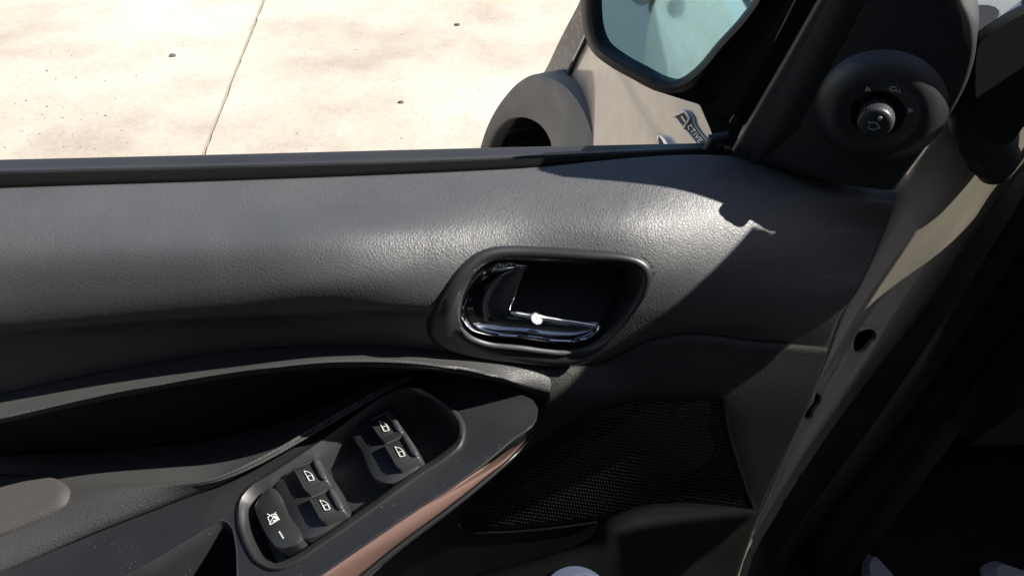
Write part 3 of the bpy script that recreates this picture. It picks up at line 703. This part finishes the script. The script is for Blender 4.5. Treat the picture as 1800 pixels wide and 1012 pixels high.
def lev3(loop, dz): return np.array([PH(x, y) for x, y in loop]) + hn*dz
cenl = np.array([880.0, 560.0])
nE = len(edge) - 1
outl = lev3(lev_loop, 0.0)
# the lever's plate, dished towards the hand
G0 = spline(edge, 60); G1 = spline(inner, 60)
rowsL = []
for k, d in ((0.0, -.006), (0.0, -.002), (0.03, 0.0), (0.08, .0), (0.14, -.0012), (0.30, -.0035), (0.55, -.005), (0.8, -.0045), (0.95, -.003), (1.0, -.003)):
    rowsL.append(np.array([PH(*(a*(1-k) + b*k)) for a, b in zip(G0, G1)]) + hn*d)
LEV = link('handle_lever', MB().grid(np.array(rowsL)), M_CHROME_DK, DOOR, sharp=70, face_cam=True, solid=0.002)
arc = np.array([PH(x, y, 0.0008) for x, y in spline(lev[:8], 40)])
link('chrome_edge', MB().tube(arc, np.r_[np.linspace(.0006, .0018, 10), np.full(20, .0020), np.linspace(.0020, .001, 10)], 10), M_CHROME, LEV)
arc2 = np.array([PH(x, y, 0.0002) for x, y in spline(lev[7:], 50)]); link('chrome_edge', MB().tube(arc2, .0008, 8), M_CHROME, LEV)
rg = np.array([PH(x, y, -0.0012) for x, y in spline([C3(*p) for p in [(640,537),(760,557),(900,578),(1050,599),(1204,624)]], 140)])
tt = np.linspace(0, 1, 140)
link('chrome_ridge', MB().tube(rg, np.interp(tt, [0, .06, .5, .94, 1], [.0005, .0014, .0015, .0013, .0005]) + .0008*np.exp(-((tt-.29)/.06)**2), 14), mat('soft_chrome', (.82, .83, .85), .28, 1.0)[0], LEV)  # slight swelling added along the ridge for a sun glint


td = PH(*C3(808, 573), .0012); hv = nrm(SUN + nrm(CAM - td)); R_ = .013
link('glint_dome', MB().lathe([(r_, math.sqrt(R_**2 - r_**2) - R_) for r_ in (.0036, .0033, .0029, .0024, .0018, .0011, .0003)], td + hv*.0002, hv, nrm(np.cross(hv, [0, 0, 1.0])), 32, True), mat('dome_chrome', (.85, .86, .88), .20, 1.0)[0], LEV, sharp=80)  # added dome, tilted to throw a sun glint at the camera

# ------------------------------------------------------------------ speaker grille
sp_px = spline([(808,915),(818,896),(850,862),(900,818),(960,770),(1040,718),(1120,696),(1200,694),(1270,697),(1276,740),(1289,790),(1308,850),(1325,892),(1260,888),(1200,884),(1130,893),(1050,911),(960,922),(870,929),(822,926)], 120, True)
def fl3(loop, off): return np.array([hit(LOW, x, y, off) for x, y in loop])
GR = link('speaker_grille', MB().rings([fl3(sp_px, -.001), fl3(sp_px, .0012), fl3(shrink(sp_px, 2.5), .0016), fl3(shrink(sp_px, 6), .0012)], False, True), mat('grille_plate', (.007, .007, .007), .6, spec=.2)[0], DOOR, sharp=60)
mb = MB()
dx = np.array([5.3, 0.75]); dy = np.array([-1.4, 5.9])
spi = shrink(sp_px, 9)
for i in range(-60, 170):
    for j in range(-10, 60):
        q = np.array([800.0, 690.0]) + dx*(i + 0.5*(j % 2)) + dy*j
        if not (790 < q[0] < 1340 and 680 < q[1] < 940): continue
        if not inside(q, spi)[0]: continue
        p, n = hitn(LOW, *q); n = nrm(n); a = nrm(np.cross(n, [0, 0.2, 1])); b = np.cross(n, a); r = 0.00066; p = p + n*0.0011
        mb.add([p + a*r, p + b*r, p - a*r, p - b*r, p + n*0.0009], [(0,1,4),(1,2,4),(2,3,4),(3,0,4)])
link('grille_mesh', mb, mat('grille_bead', (.045, .047, .045), .5, spec=.15)[0], GR, kind='stuff')
rimpx = spline([(808,915),(812,924),(822,930),(870,932),(960,926),(1050,914)], 40)
link('grille_rim', MB().tube(fl3(rimpx, .001), .0013, 8), M_SATIN, GR)
rimpx = spline([(1271,698),(1277,740),(1290,790),(1309,850),(1327,896)], 40)
link('grille_rim', MB().tube(fl3(rimpx, .001), .0016, 8), M_SATIN, GR)
# pocket front wall
T0 = [(1335,898,-.060),(1260,887,-.075),(1180,883,-.088),(1100,894,-.100),(1058,914,-.107),(1038,944,-.112),(960,974,-.118),(850,1005,-.122),(640,1090,-.125)]
T1 = [(1328,912,-.064),(1255,900,-.082),(1180,897,-.096),(1105,908,-.108),(1070,926,-.114),(1052,954,-.119),(970,986,-.125),(860,1018,-.129),(650,1105,-.132)]
T2 = [(1290,1005,-.070),(1230,1000,-.100),(1170,1000,-.118),(1110,1010,-.128),(1070,1025,-.132),(1040,1050,-.136),(960,1085,-.140),(850,1120,-.142),(640,1200,-.142)]
T3 = [(1260,1180,-.070),(1200,1180,-.098),(1150,1180,-.115),(1100,1180,-.122),(1060,1190,-.126),(1030,1200,-.13),(950,1240,-.134),(840,1280,-.136),(640,1350,-.136)]
PKM = MB().grid(loft([rowY(r) for r in (T0, T1, T2, T3)], 70, 40))
link('door_pocket', PKM, plastic('pocket_plastic', (0.009, 0.009, 0.009), 0.7, 500, 0.25, spec=0.1), DOOR, face_cam=True, solid=0.004)

# ------------------------------------------------------------------ window seals, sunk pane, outer skin
def seal(rows, nm, m_, nu=60):
    return link(nm, MB().grid(loft([rowY(r, EXT) for r in rows], nu, 4*len(rows))), m_, DOOR, face_cam=True, solid=0.004)
X4 = (0, 400, 900, 1272)
seal([[(x, y, .0004) for x, y in zip(X4, (333,320,299,275))], [(x, y, .001) for x, y in zip(X4, (325,313,292,270))], [(x, y, .006) for x, y in zip(X4, (311,301,284,264))], [(x, y, .011) for x, y in zip(X4, (306,296,280,261))], [(x, y, .013) for x, y in zip(X4, (309,299,283,264))]], 'inner_window_seal', M_FLOCK)
seal([[(x, y, .019) for x, y in zip(X4, (309,299,283,263))], [(x, y, .020) for x, y in zip(X4, (301,291,276,259))], [(x, y, .024) for x, y in zip(X4, (297,288,273,257))], [(x, y, .032) for x, y in zip(X4, (286,276,263,253))], [(x, y, .036) for x, y in zip(X4, (281,271.5,259,251))], [(x, y, .040) for x, y in zip(X4, (284,274.5,262,254))]], 'outer_window_seal', M_GREYSEAL)
gy = [(x, y, .0155) for x, y in zip(X4, (306,296.5,280.5,261.5))]
g0 = spline(rowY(gy, EXT), 30); link('window_pane', MB().grid(np.array([g0 + np.array([0, 0, -0.006]), g0 + np.array([0, 0.004, -0.30])])), M_GLASS, DOOR, solid=0.004)
bl = spline(rowY([(x, y, .040) for x, y in zip(X4, (284,274.5,262,254))], EXT), 40)
bl = np.vstack([bl, [bl[-1] + np.array([0.05, -0.005, 0])], [bl[-1] + np.array([0.088, -0.012, 0])]])
zz = [(0.0, -0.001), (0.012, -0.012), (0.030, -0.05), (0.044, -0.10), (0.048, -0.17), (0.046, -0.24), (0.060, -0.27), (0.060, -0.36), (0.052, -0.50), (0.03, -0.66)]
skin = np.array([bl + np.array([0, a, b]) for a, b in zz])
link('outer_skin', MB().grid(loft(list(skin), 60, 60)), M_PAINT, DOOR, solid=0.002)
link('belt_moulding', MB().tube(bl + np.array([0, 0.003, -0.006]), 0.004, 8), M_GREYSEAL, DOOR)
oh = np.array([-0.62, 0.098, bl[0, 2] - 0.10])
mb = MB(); mb.tube([oh + np.array([x, 0.012 + 0.022*math.sin(math.pi*(x+0.1)/0.2), 0]) for x in np.linspace(-0.1, 0.1, 16)], 0.013, 10); link('outer_handle', mb, M_MATTE, DOOR)
link('handle_cup', MB().lathe([(0.05, 0.0), (0.045, 0.003), (0.001, 0.002)], oh + np.array([0.0, -0.012, 0.0]), np.array([0, 1.0, 0]), np.array([1.0, 0, 0]), 32, False), M_DARK, DOOR)

# ------------------------------------------------------------------ sail panel with the mirror knob
SQ = PY(1281, 266, 0.0); SN = nrm([-0.42, -0.904, -0.049])
def PS(x, y, off=0.0): return PPL(x, y, SQ + SN*off, SN)
s_out = np.vstack([spline([(1284,268),(1330,187),(1385,92),(1437,0),(1500,-112),(1560,-215)], 30), spline([(1640,-215),(1672,-90),(1692,-5),(1709,32),(1716,78),(1706,132),(1680,190),(1640,246),(1573,336)], 40), spline([(1560,337),(1500,330),(1430,314),(1350,291),(1296,274)], 16)])
def s3(loop, off): return np.array([PS(x, y, off) for x, y in loop])
knob_c = PS(1545, 191);KS = 0.76 
mound = [PS(1534 + 120*math.cos(a), 184 + 84*math.sin(a)) for a in np.linspace(0, 2*math.pi, 40, endpoint=False)]
sb = MB(); sl_ = [s3(s_out, 0) - SN*0.030, s3(s_out, 0) - SN*0.004, s3(shrink(s_out, 3), -0.0008), s3(shrink(s_out, 9), 0.0)]
sb.rings(sl_, True, True); SAIL = link('sail_panel', sb, M_SAIL, DOOR, sharp=60)
# soft facet beside the window edge
rdg = np.array([[PS(1318, 285, .0001), PS(1324, 285, .0001), PS(1330, 285, .0001), PS(1336, 285, .0001)]] + [[PS(x - 46, y, .0002), PS(x - 22, y, .0024), PS(x + 4, y, .0024), PS(x + 22, y, .0002)] for x, y in ((1378,232),(1420,150),(1470,60),(1520,-40),(1580,-160))])
link('sail_facet', MB().grid(rdg), M_SAIL, DOOR, face_cam=True, sharp=70)
E1 = nrm(np.cross([0, 0, 1.0], SN)); 
if E1[0] < 0: E1 = -E1
E2 = np.cross(SN, E1); 
if E2[2] < 0: E2 = -E2
KM = link('knob_mound', MB().lathe([(r_*KS*1.0, h_*0.9) for r_, h_ in [(.0400, -.0008), (.0405, .0000), (.0385, .0016), (.0355, .0040), (.0315, .0062), (.0275, .0072), (.0245, .0073), (.0238, .0072), (.0228, .0070), (.0165, .0064), (.0155, .0050), (.0145, -.0020), (.0100, -.0025)]], knob_c, SN, E1, 72, True), plastic('knob_ring_plastic', (0.018, 0.019, 0.020), 0.40, spec=0.8), SAIL, sharp=40)
kc = knob_c + SN*0.0
pf = [(.0106, -.002), (.0108, .0150), (.0104, .0167), (.0094, .0175), (.0060, .0179), (.0005, .0180)]
KN = link('mirror_knob', MB().lathe([(r_*KS, h_*0.9) for r_, h_ in pf], kc, SN, E1, 56, True), M_SAIL, DOOR, sharp=50)
rb_ = MB()
for k in range(36):
    a = 2*math.pi*k/36; d = math.cos(a)*E1 + math.sin(a)*E2; rb_.tube([kc + d*0.0106*KS + SN*0.001, kc + d*0.0106*KS + SN*0.0140], 0.0003, 4)
link('knob_ribs', rb_, M_SAIL, KN)
def KF(x, y, o_): return kc + E1*x*KS + E2*y*KS + SN*o_*0.9
m_ = MB()
circ = [(0.0018 + 0.0013*math.cos(a), 0.0050 + 0.0013*math.sin(a)) for a in np.linspace(0, 2*math.pi, 14, endpoint=False)]
m_.rings([[KF(x, y, .0178) for x, y in circ], [KF(x, y, .0184) for x, y in circ]], False, True)
link('knob_dot', m_, M_GREYPRINT, KN, smooth=False)
m_ = MB(); S = 0.0042
sh = [(-1.0, .62), (-.72, .52), (-.70, .18), (-.78, -.42), (-.58, -.58), (-.18, -.5), (-.10, -.70), (.18, -.72), (.26, -.52), (.55, -.36), (.62, -.05), (.98, -.12), (.66, .18), (.52, .42), (.1, .66), (-.45, .68), (-.72, .52)]
stroke(m_, [(a*S*0.95, b*S*0.9 - 0.0012) for a, b in sh], .00042, KF, .0186); link('knob_symbol', m_, M_GREYPRINT, KN, smooth=False)
m_ = MB()
def tri(a, r, s_):
    d = np.array([math.cos(a), math.sin(a)]); t_ = np.array([-d[1], d[0]])
    q = [d*(r+s_) , d*(r-s_*0.6) + t_*s_, d*(r-s_*0.6) - t_*s_]
    return q
for a, r_ in ((math.radians(122), .0192), (math.radians(22), .0192)):
    d = np.array([math.cos(a), math.sin(a)]); t_ = np.array([-d[1], d[0]])
    q = [d*r_ + t_*.0020 - d*.0008, d*r_ - t_*.0004 + d*.0020, d*r_ - t_*.0016 - d*.0016]
    m_.rings([[KF(*p, .0064) for p in q], [KF(*p, .0076) for p in q]], False, True)
link('ring_arrow', m_, M_GREYPRINT, KM, smooth=False)
m_ = MB(); oc = np.array([math.cos(math.radians(76)), math.sin(math.radians(76))])*.0196; S = .0024
for pl_ in ([(-1.2, .6), (-.2, 1.0), (.5, .9), (.7, -.1), (-.6, -.5), (-1.0, -.1), (-1.3, .1)], [(-1.2, .6), (-1.0, .2), (-.4, .25)], [(.9, .5), (1.1, -.5)], [(1.6, .7), (1.7, -.4)], [(1.4, -.1), (1.7, -.45), (1.95, .0)]):
    stroke(m_, [oc + np.array(p)*S*0.85 for p in pl_], .00045, KF, .0078)
link('fold_symbol', m_, M_GREYPRINT, KM, smooth=False)

# run channel between window and sail, corner block, door window frame going up
def bar(name, pts, wd, dp, m_, nrm_, parent=DOOR):
    p = np.asarray(pts, float); T = np.gradient(p, axis=0); T /= np.linalg.norm(T, axis=1)[:, None]; L = []
    for i in range(len(p)):
        a = nrm(np.cross(T[i], nrm_)); b = np.asarray(nrm_)
        L.append([p[i] - a*wd/2, p[i] + a*wd/2, p[i] + a*wd/2 - b*dp, p[i] - a*wd/2 - b*dp])
    return link(name, MB().rings(L, True, True), m_, parent, bevel=0.0008)
rc_ = spline([PS(1276, 240) - SN*.012, PS(1330, 148) - SN*.012, PS(1392, 26) - SN*.012, PS(1450, -90) - SN*.012, PS(1540, -250) - SN*.012], 24)
bar('window_channel', rc_, 0.0040, 0.008, M_GREYSEAL, SN)
rc2 = rc_ + E1*0.006 - SN*0.004; bar('channel_lip', rc2, 0.006, 0.009, M_RUBBER, SN)
cbp = PY(1262, 248, .018); link('channel_foot', MB().tube([cbp + np.array([-.006, 0, -.012]), cbp + np.array([-.003, 0, .0015]), cbp + np.array([.004, 0, .003]), cbp + np.array([.012, 0, -.004])], [.0035, .0035, .003, .003], 14), M_RUBBER, DOOR)

# ------------------------------------------------------------------ door mirror
MP = PY(1180, 140, .135); tgt = np.array([-0.22, 0.088, MP[2] - 0.12])
dm = nrm(MP - CAM); MNm = nrm(nrm(tgt - MP) - dm)
print('mirror normal', MNm)
def PM(x, y, off=0.0): return PPL(x, y, MP + MNm*off, MNm)
m_gl = spline([(1043,-20),(1043,22),(1047,54),(1057,78),(1080,97),(1120,120),(1160,140),(1180,144),(1200,138),(1222,122),(1262,76),(1302,32),(1330,-10),(1340,-70),(1300,-110),(1100,-110),(1050,-80)], 90, True)
g3 = np.array([PM(x, y) for x, y in m_gl]); fr_o = shrink(m_gl, -21); 
def pm(loop, off): return np.array([PM(x, y, off) for x, y in loop])
mc = g3.mean(0)
f_in = pm(shrink(m_gl, 2), .000); f_a = pm(shrink(m_gl, -3), .0045); f_b = pm(shrink(m_gl, -10), .006); f_c = pm(fr_o, .000)
def back(L, k, d): return mc + (L - mc)*k - MNm*d
HS = link('mirror_housing', MB().rings([f_in - MNm*.004, f_in, f_a, f_b, f_c, back(f_c, 1.03, .015), back(f_c, 0.95, .05), back(f_c, 0.6, .085), back(f_c, 0.2, .095)], False, True), M_MATTE, DOOR, sharp=60)
link('mirror_glass', MB().rings([pm(m_gl, -.0035), pm(m_gl, -.0012)], True, True), M_MIRROR, HS, smooth=False)
# foot between housing and sail
fa = [PM(1146,158,-.002), PM(1200,150,.001), PM(1232,128,.003), PM(1275,80,.003), PM(1318,30,.002), PM(1350,-40,.0)]
fb = [PM(1203,176,-.03), PM(1245,162,-.004), PM(1272,130,.002), PM(1310,86,.002), PM(1352,30,.0), PM(1395,-50,.0)]
fc_ = [PS(1284,214,-.016), PS(1298,190,-.008), PS(1320,152,-.008), PS(1346,104,-.008), PS(1390,26,-.008), PS(1440,-70,-.008)]
link('mirror_foot', MB().grid(loft([np.array(fa), np.array(fb), (np.array(fb)+np.array(fc_))/2 - SN*.004, np.array(fc_)], 30, 20)), plastic('foot_plastic', (0.006, 0.0063, 0.0066), 0.9, spec=0.0), DOOR, face_cam=True, solid=0.03, sharp=60)

# ------------------------------------------------------------------ door shell at the front edge
FLx = [(1790,60),(1700,160),(1640,250),(1580,338),(1549,410),(1490,528),(1448,642),(1395,764),(1346,880),(1292,985),(1262,1070)]
FRx = [(1868,150),(1838,220),(1798,280),(1756,334),(1712,396),(1616,536),(1508,672),(1426,786),(1353,900),(1316,965),(1290,1080)]
F1x = [(1820,90),(1752,190),(1705,262),(1650,352),(1594,412),(1513,522),(1455,640),(1400,764),(1348,884),(1298,985),(1270,1072)]
F2x = [(1836,110),(1785,205),(1745,275),(1690,352),(1632,425),(1540,545),(1470,652),(1408,770),(1350,890),(1306,978),(1278,1076)]
F3x = [(1852,130),(1812,215),(1775,280),(1728,332),(1676,404),(1580,536),(1494,668),(1420,780),(1352,894),(1312,970),(1285,1078)]
dl = [-.030,-.030,-.032,-.036,-.040,-.040,-.036,-.034,-.032,-.030,-.028]
def frow(px, add, lift): return np.array([PY(x, y, d*0.6 + add) for (x, y), d in zip(px, dl)]) + np.array([-0.4, -0.9, 0.1])*lift
FL = loft([frow([(x-34, y) for x, y in FLx], .030, 0), frow([(x-12, y) for x, y in FLx], .020, 0), frow(FLx, .012, -.001), frow(F1x, .018, .004), frow(F2x, .024, -.002), frow(F3x, .034, .004), frow(FRx, .050, 0), frow([(x+10, y+10) for x, y in FRx], .075, -.004)], 260, 90)
h1 = spline([(1500,600),(1507,585),(1522,578),(1537,580),(1541,590),(1530,603),(1518,617),(1505,620)], 24, True)
h2 = spline([(1408,735),(1414,718),(1424,705),(1428,690),(1436,694),(1436,706),(1424,722),(1420,735)], 24, True)
h2 = h2 + np.array([6, 0])
SH = link('door_shell', MB().grid(FL, keepmask(FL, [shrink(h1, -1.5), shrink(h2, -1.5)])), M_PAINT_IN, DOOR, face_cam=True, solid=0.0015, sharp=60)
FLT = bvh_of(MB().grid(FL))
for hh in (h1, h2):
    a3 = np.array([hit(FLT, x, y, 0.0004) for x, y in hh]); b3 = np.array([hit(FLT, x, y, 0.0003) for x, y in shrink(hh, -6)])
    link('hole_rim', MB().rings([b3, a3 + 0.0*a3, a3 + np.array([-.001, .003, -.001])]), M_PAINT_IN, SH, sharp=40)
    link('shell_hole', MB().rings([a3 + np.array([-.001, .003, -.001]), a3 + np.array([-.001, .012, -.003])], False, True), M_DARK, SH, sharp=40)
# rubber boot of the wiring
bp = [(1690,40,-.012),(1704,110,-.014),(1716,170,-.016),(1730,225,-.016),(1745,270,-.012),(1749,306,-.002)]
bc = spline(rowY(bp), 60); rr = np.interp(np.linspace(0, 1, 60), [0, .3, .6, .8, .95, 1], [.016, .0160, .0140, .0125, .0090, .005]) * (1 + 0.05*np.sin(np.linspace(0, 40, 60)))
link('wiring_boot', MB().tube(bc, rr, 20), M_RUBBER, DOOR, sharp=70)
gp = np.array([PY(x, y, -.034) for x, y in spline([(1716,72),(1755,42),(1800,18),(1860,-6),(1905,60),(1890,150),(1830,192),(1796,222),(1774,250),(1742,252),(1716,215),(1706,140)], 60, True)])
link('pillar_garnish', MB().rings([gp*.96+gp.mean(0)*.04 + np.array([0, -.0025, .001]), gp*.985+gp.mean(0)*.015 + np.array([0, -.0015, .0005]), gp, gp + np.array([.003, .007, 0])], True, True), M_DARK, CAR, sharp=40)
sc_ = np.array([PZ(x, y, 1.055) for x, y in ((1680,-60),(1684,75),(1716,62),(1800,16),(1880,-25),(1900,-70))])
link('scuttle_panel', MB().rings([sc_, sc_ + np.array([0, 0, -.03])], True, True), M_PAINT, CAR)
# body seal beside the hinge pillar
sp_ = spline([PX(x, y, .325) for x, y in ((1712,66),(1760,42),(1800,20),(1860,-16),(1930,-60))], 24); link('body_seal', MB().tube(sp_, .007, 12), M_RUBBER, CAR)
sp_ = spline([PX(x, y, .325) for x, y in ((1930,180),(1800,395),(1690,560),(1560,745),(1440,900),(1360,1012),(1310,1090))], 40); link('body_seal', MB().tube(sp_, .009, 12), M_RUBBER, CAR)

# ------------------------------------------------------------------ front pillar, windscreen, added unseen slabs: they shade the door
def up(px, X, tree): 
    p = hit(tree, *px); return p + SUN*((X - p[0])/SUN[0])
pu = [up((1350,388), .335, TRIM), up((1225,500), .352, TRIM), up((1100,620), .372, TRIM)]
pl2 = [up((1480,545), .335, TRIM), up((1280,690), .352, LOW), up((1050,832), .385, LOW), up((852,931), .43, LOW)]
du = nrm(pu[-1] - pu[0]); dl2 = nrm(pl2[-1] - pl2[0]); print('pillar', [p.round(3) for p in pu], [p.round(3) for p in pl2])
top_u = pu[-1] + du*0.55; top_l = pl2[-1] + dl2*0.55; bot_u = np.array([.335, -.067, 1.201]); bot_l = np.array([.335, -.058, 1.085])
A_ = np.array([bot_u, *pu, top_u]); B_ = np.array([bot_l, *pl2, top_l])
mb = MB(); L = []
A_s = spline(A_, 24); B_s = spline(B_, 24)
for a, b in zip(A_s, B_s):
    L.append([a, (a+b)/2 + np.array([-.012, 0, 0]), b, b + SUN*.05, a + SUN*.05])
link('windscreen_pillar', mb.rings(L, True, True), M_PAINT, CAR, sharp=50)
hp_ = [(-.060,1.08),(-.0725,1.207),(-.034,1.182),(-.027,1.03),(.05,1.01),(.06,1.0),(.06,.74),(.0,.76),(-.035,.86),(-.048,1.0)]  # hinge pillar outline shaped to shade the door's front edge
link('hinge_pillar', MB().rings([[(.345, y, z) for y, z in hp_], [(.385, y, z) for y, z in hp_]], True, True), M_DARK, CAR, sharp=50)
B_s = np.vstack([[(.345, .12, 1.24)], B_s])
ws = np.array([B_s + SUN*.03, B_s*0.5 + 0.5*(B_s + np.array([1.1, 0.05, 0])) + np.array([0, .06, .01]), B_s + np.array([1.1, 0, 0])])
link('windscreen', MB().grid(loft(list(ws), 24, 12)), M_GLASS, CAR)
PKT = BVHTree.FromPolygons([Vector(v) for v in PKM.v], PKM.f)
for nm_, q_ in (('unseen_shade_slab', (((1049,760), .48, LOW), ((1050,915), .48, LOW), ((1322,893), .55, LOW), ((1262,690), .52, LOW))),
                ('unseen_shade_slab_low', (((1048,925), .485, PKT), ((1062,1100), .485, PKT), ((1335,1100), .55, PKT), ((1328,903), .555, PKT)))):
    vc = np.array([up(p, x, t_) for p, x, t_ in q_])
    link(nm_, MB().rings([vc, vc + SUN*.012], True, True), M_MATTE, CAR)  # unseen slabs added to cast shade on the grille and pocket

# ------------------------------------------------------------------ bottle in the pocket, scraps of paper on the floor
bq = PY(1016, 1046, -.150); 
BT = thing('bottle', bq + np.array([0, 0, -.14]), 'bluish plastic bottle standing in front of the door pocket, only its cap in view', 'bottle')
axb = nrm([0.05, -0.12, 1.0]); eb = nrm(np.cross([0, 1.0, 0], axb))
link('bottle_body', MB().lathe([(.020, -.14), (.023, -.135), (.023, -.02), (.0225, -.010), (.0200, -.005), (.013, -.003)], bq, axb, eb, 40, True), M_BOTTLE, BT)
link('bottle_holder', MB().lathe([(.001, -.145), (.028, -.145), (.029, -.08), (.027, -.08), (.026, -.142)], bq, axb, eb, 40, False).box(bq + np.array([0, .045, -.11]), (.012, .03, .02)), M_MATTE, DOOR)
link('bottle_cap', MB().lathe([(.0125, -.003), (.0130, .004), (.0125, .0055), (.0105, .006), (.0100, .0045), (.001, .004)], bq + np.array([.004, 0, -.002]), axb, eb, 40, True), M_CAP, BT)
def scrap(pts, label, z):
    p3 = np.array([PZ(x, y, z) for x, y in pts]); c_ = p3.mean(0)
    t = thing('paper_scrap', c_, label, 'paper', 'paper scraps on the footwell carpet')
    lo_ = spline(p3, 28, True, linear=True); inn = c_ + (lo_ - c_)*0.6 + np.array([0, 0, .012]); lo_ = lo_ + rng.normal(0, .0012, lo_.shape) + np.array([0, 0, .003])
    link('sheet', MB().rings([lo_ - np.array([0, 0, .002]), lo_, inn], True, True), M_PAPER, t, sharp=20)
scrap([(1522,972),(1548,988),(1566,1008),(1590,1060),(1520,1060),(1510,995)], 'pointed scrap of pale paper on the dark footwell carpet', .362)
scrap([(1722,998),(1738,988),(1765,992),(1790,1003),(1850,1010),(1850,1080),(1735,1080)], 'crumpled pale paper at the bottom right corner of the footwell', .362)
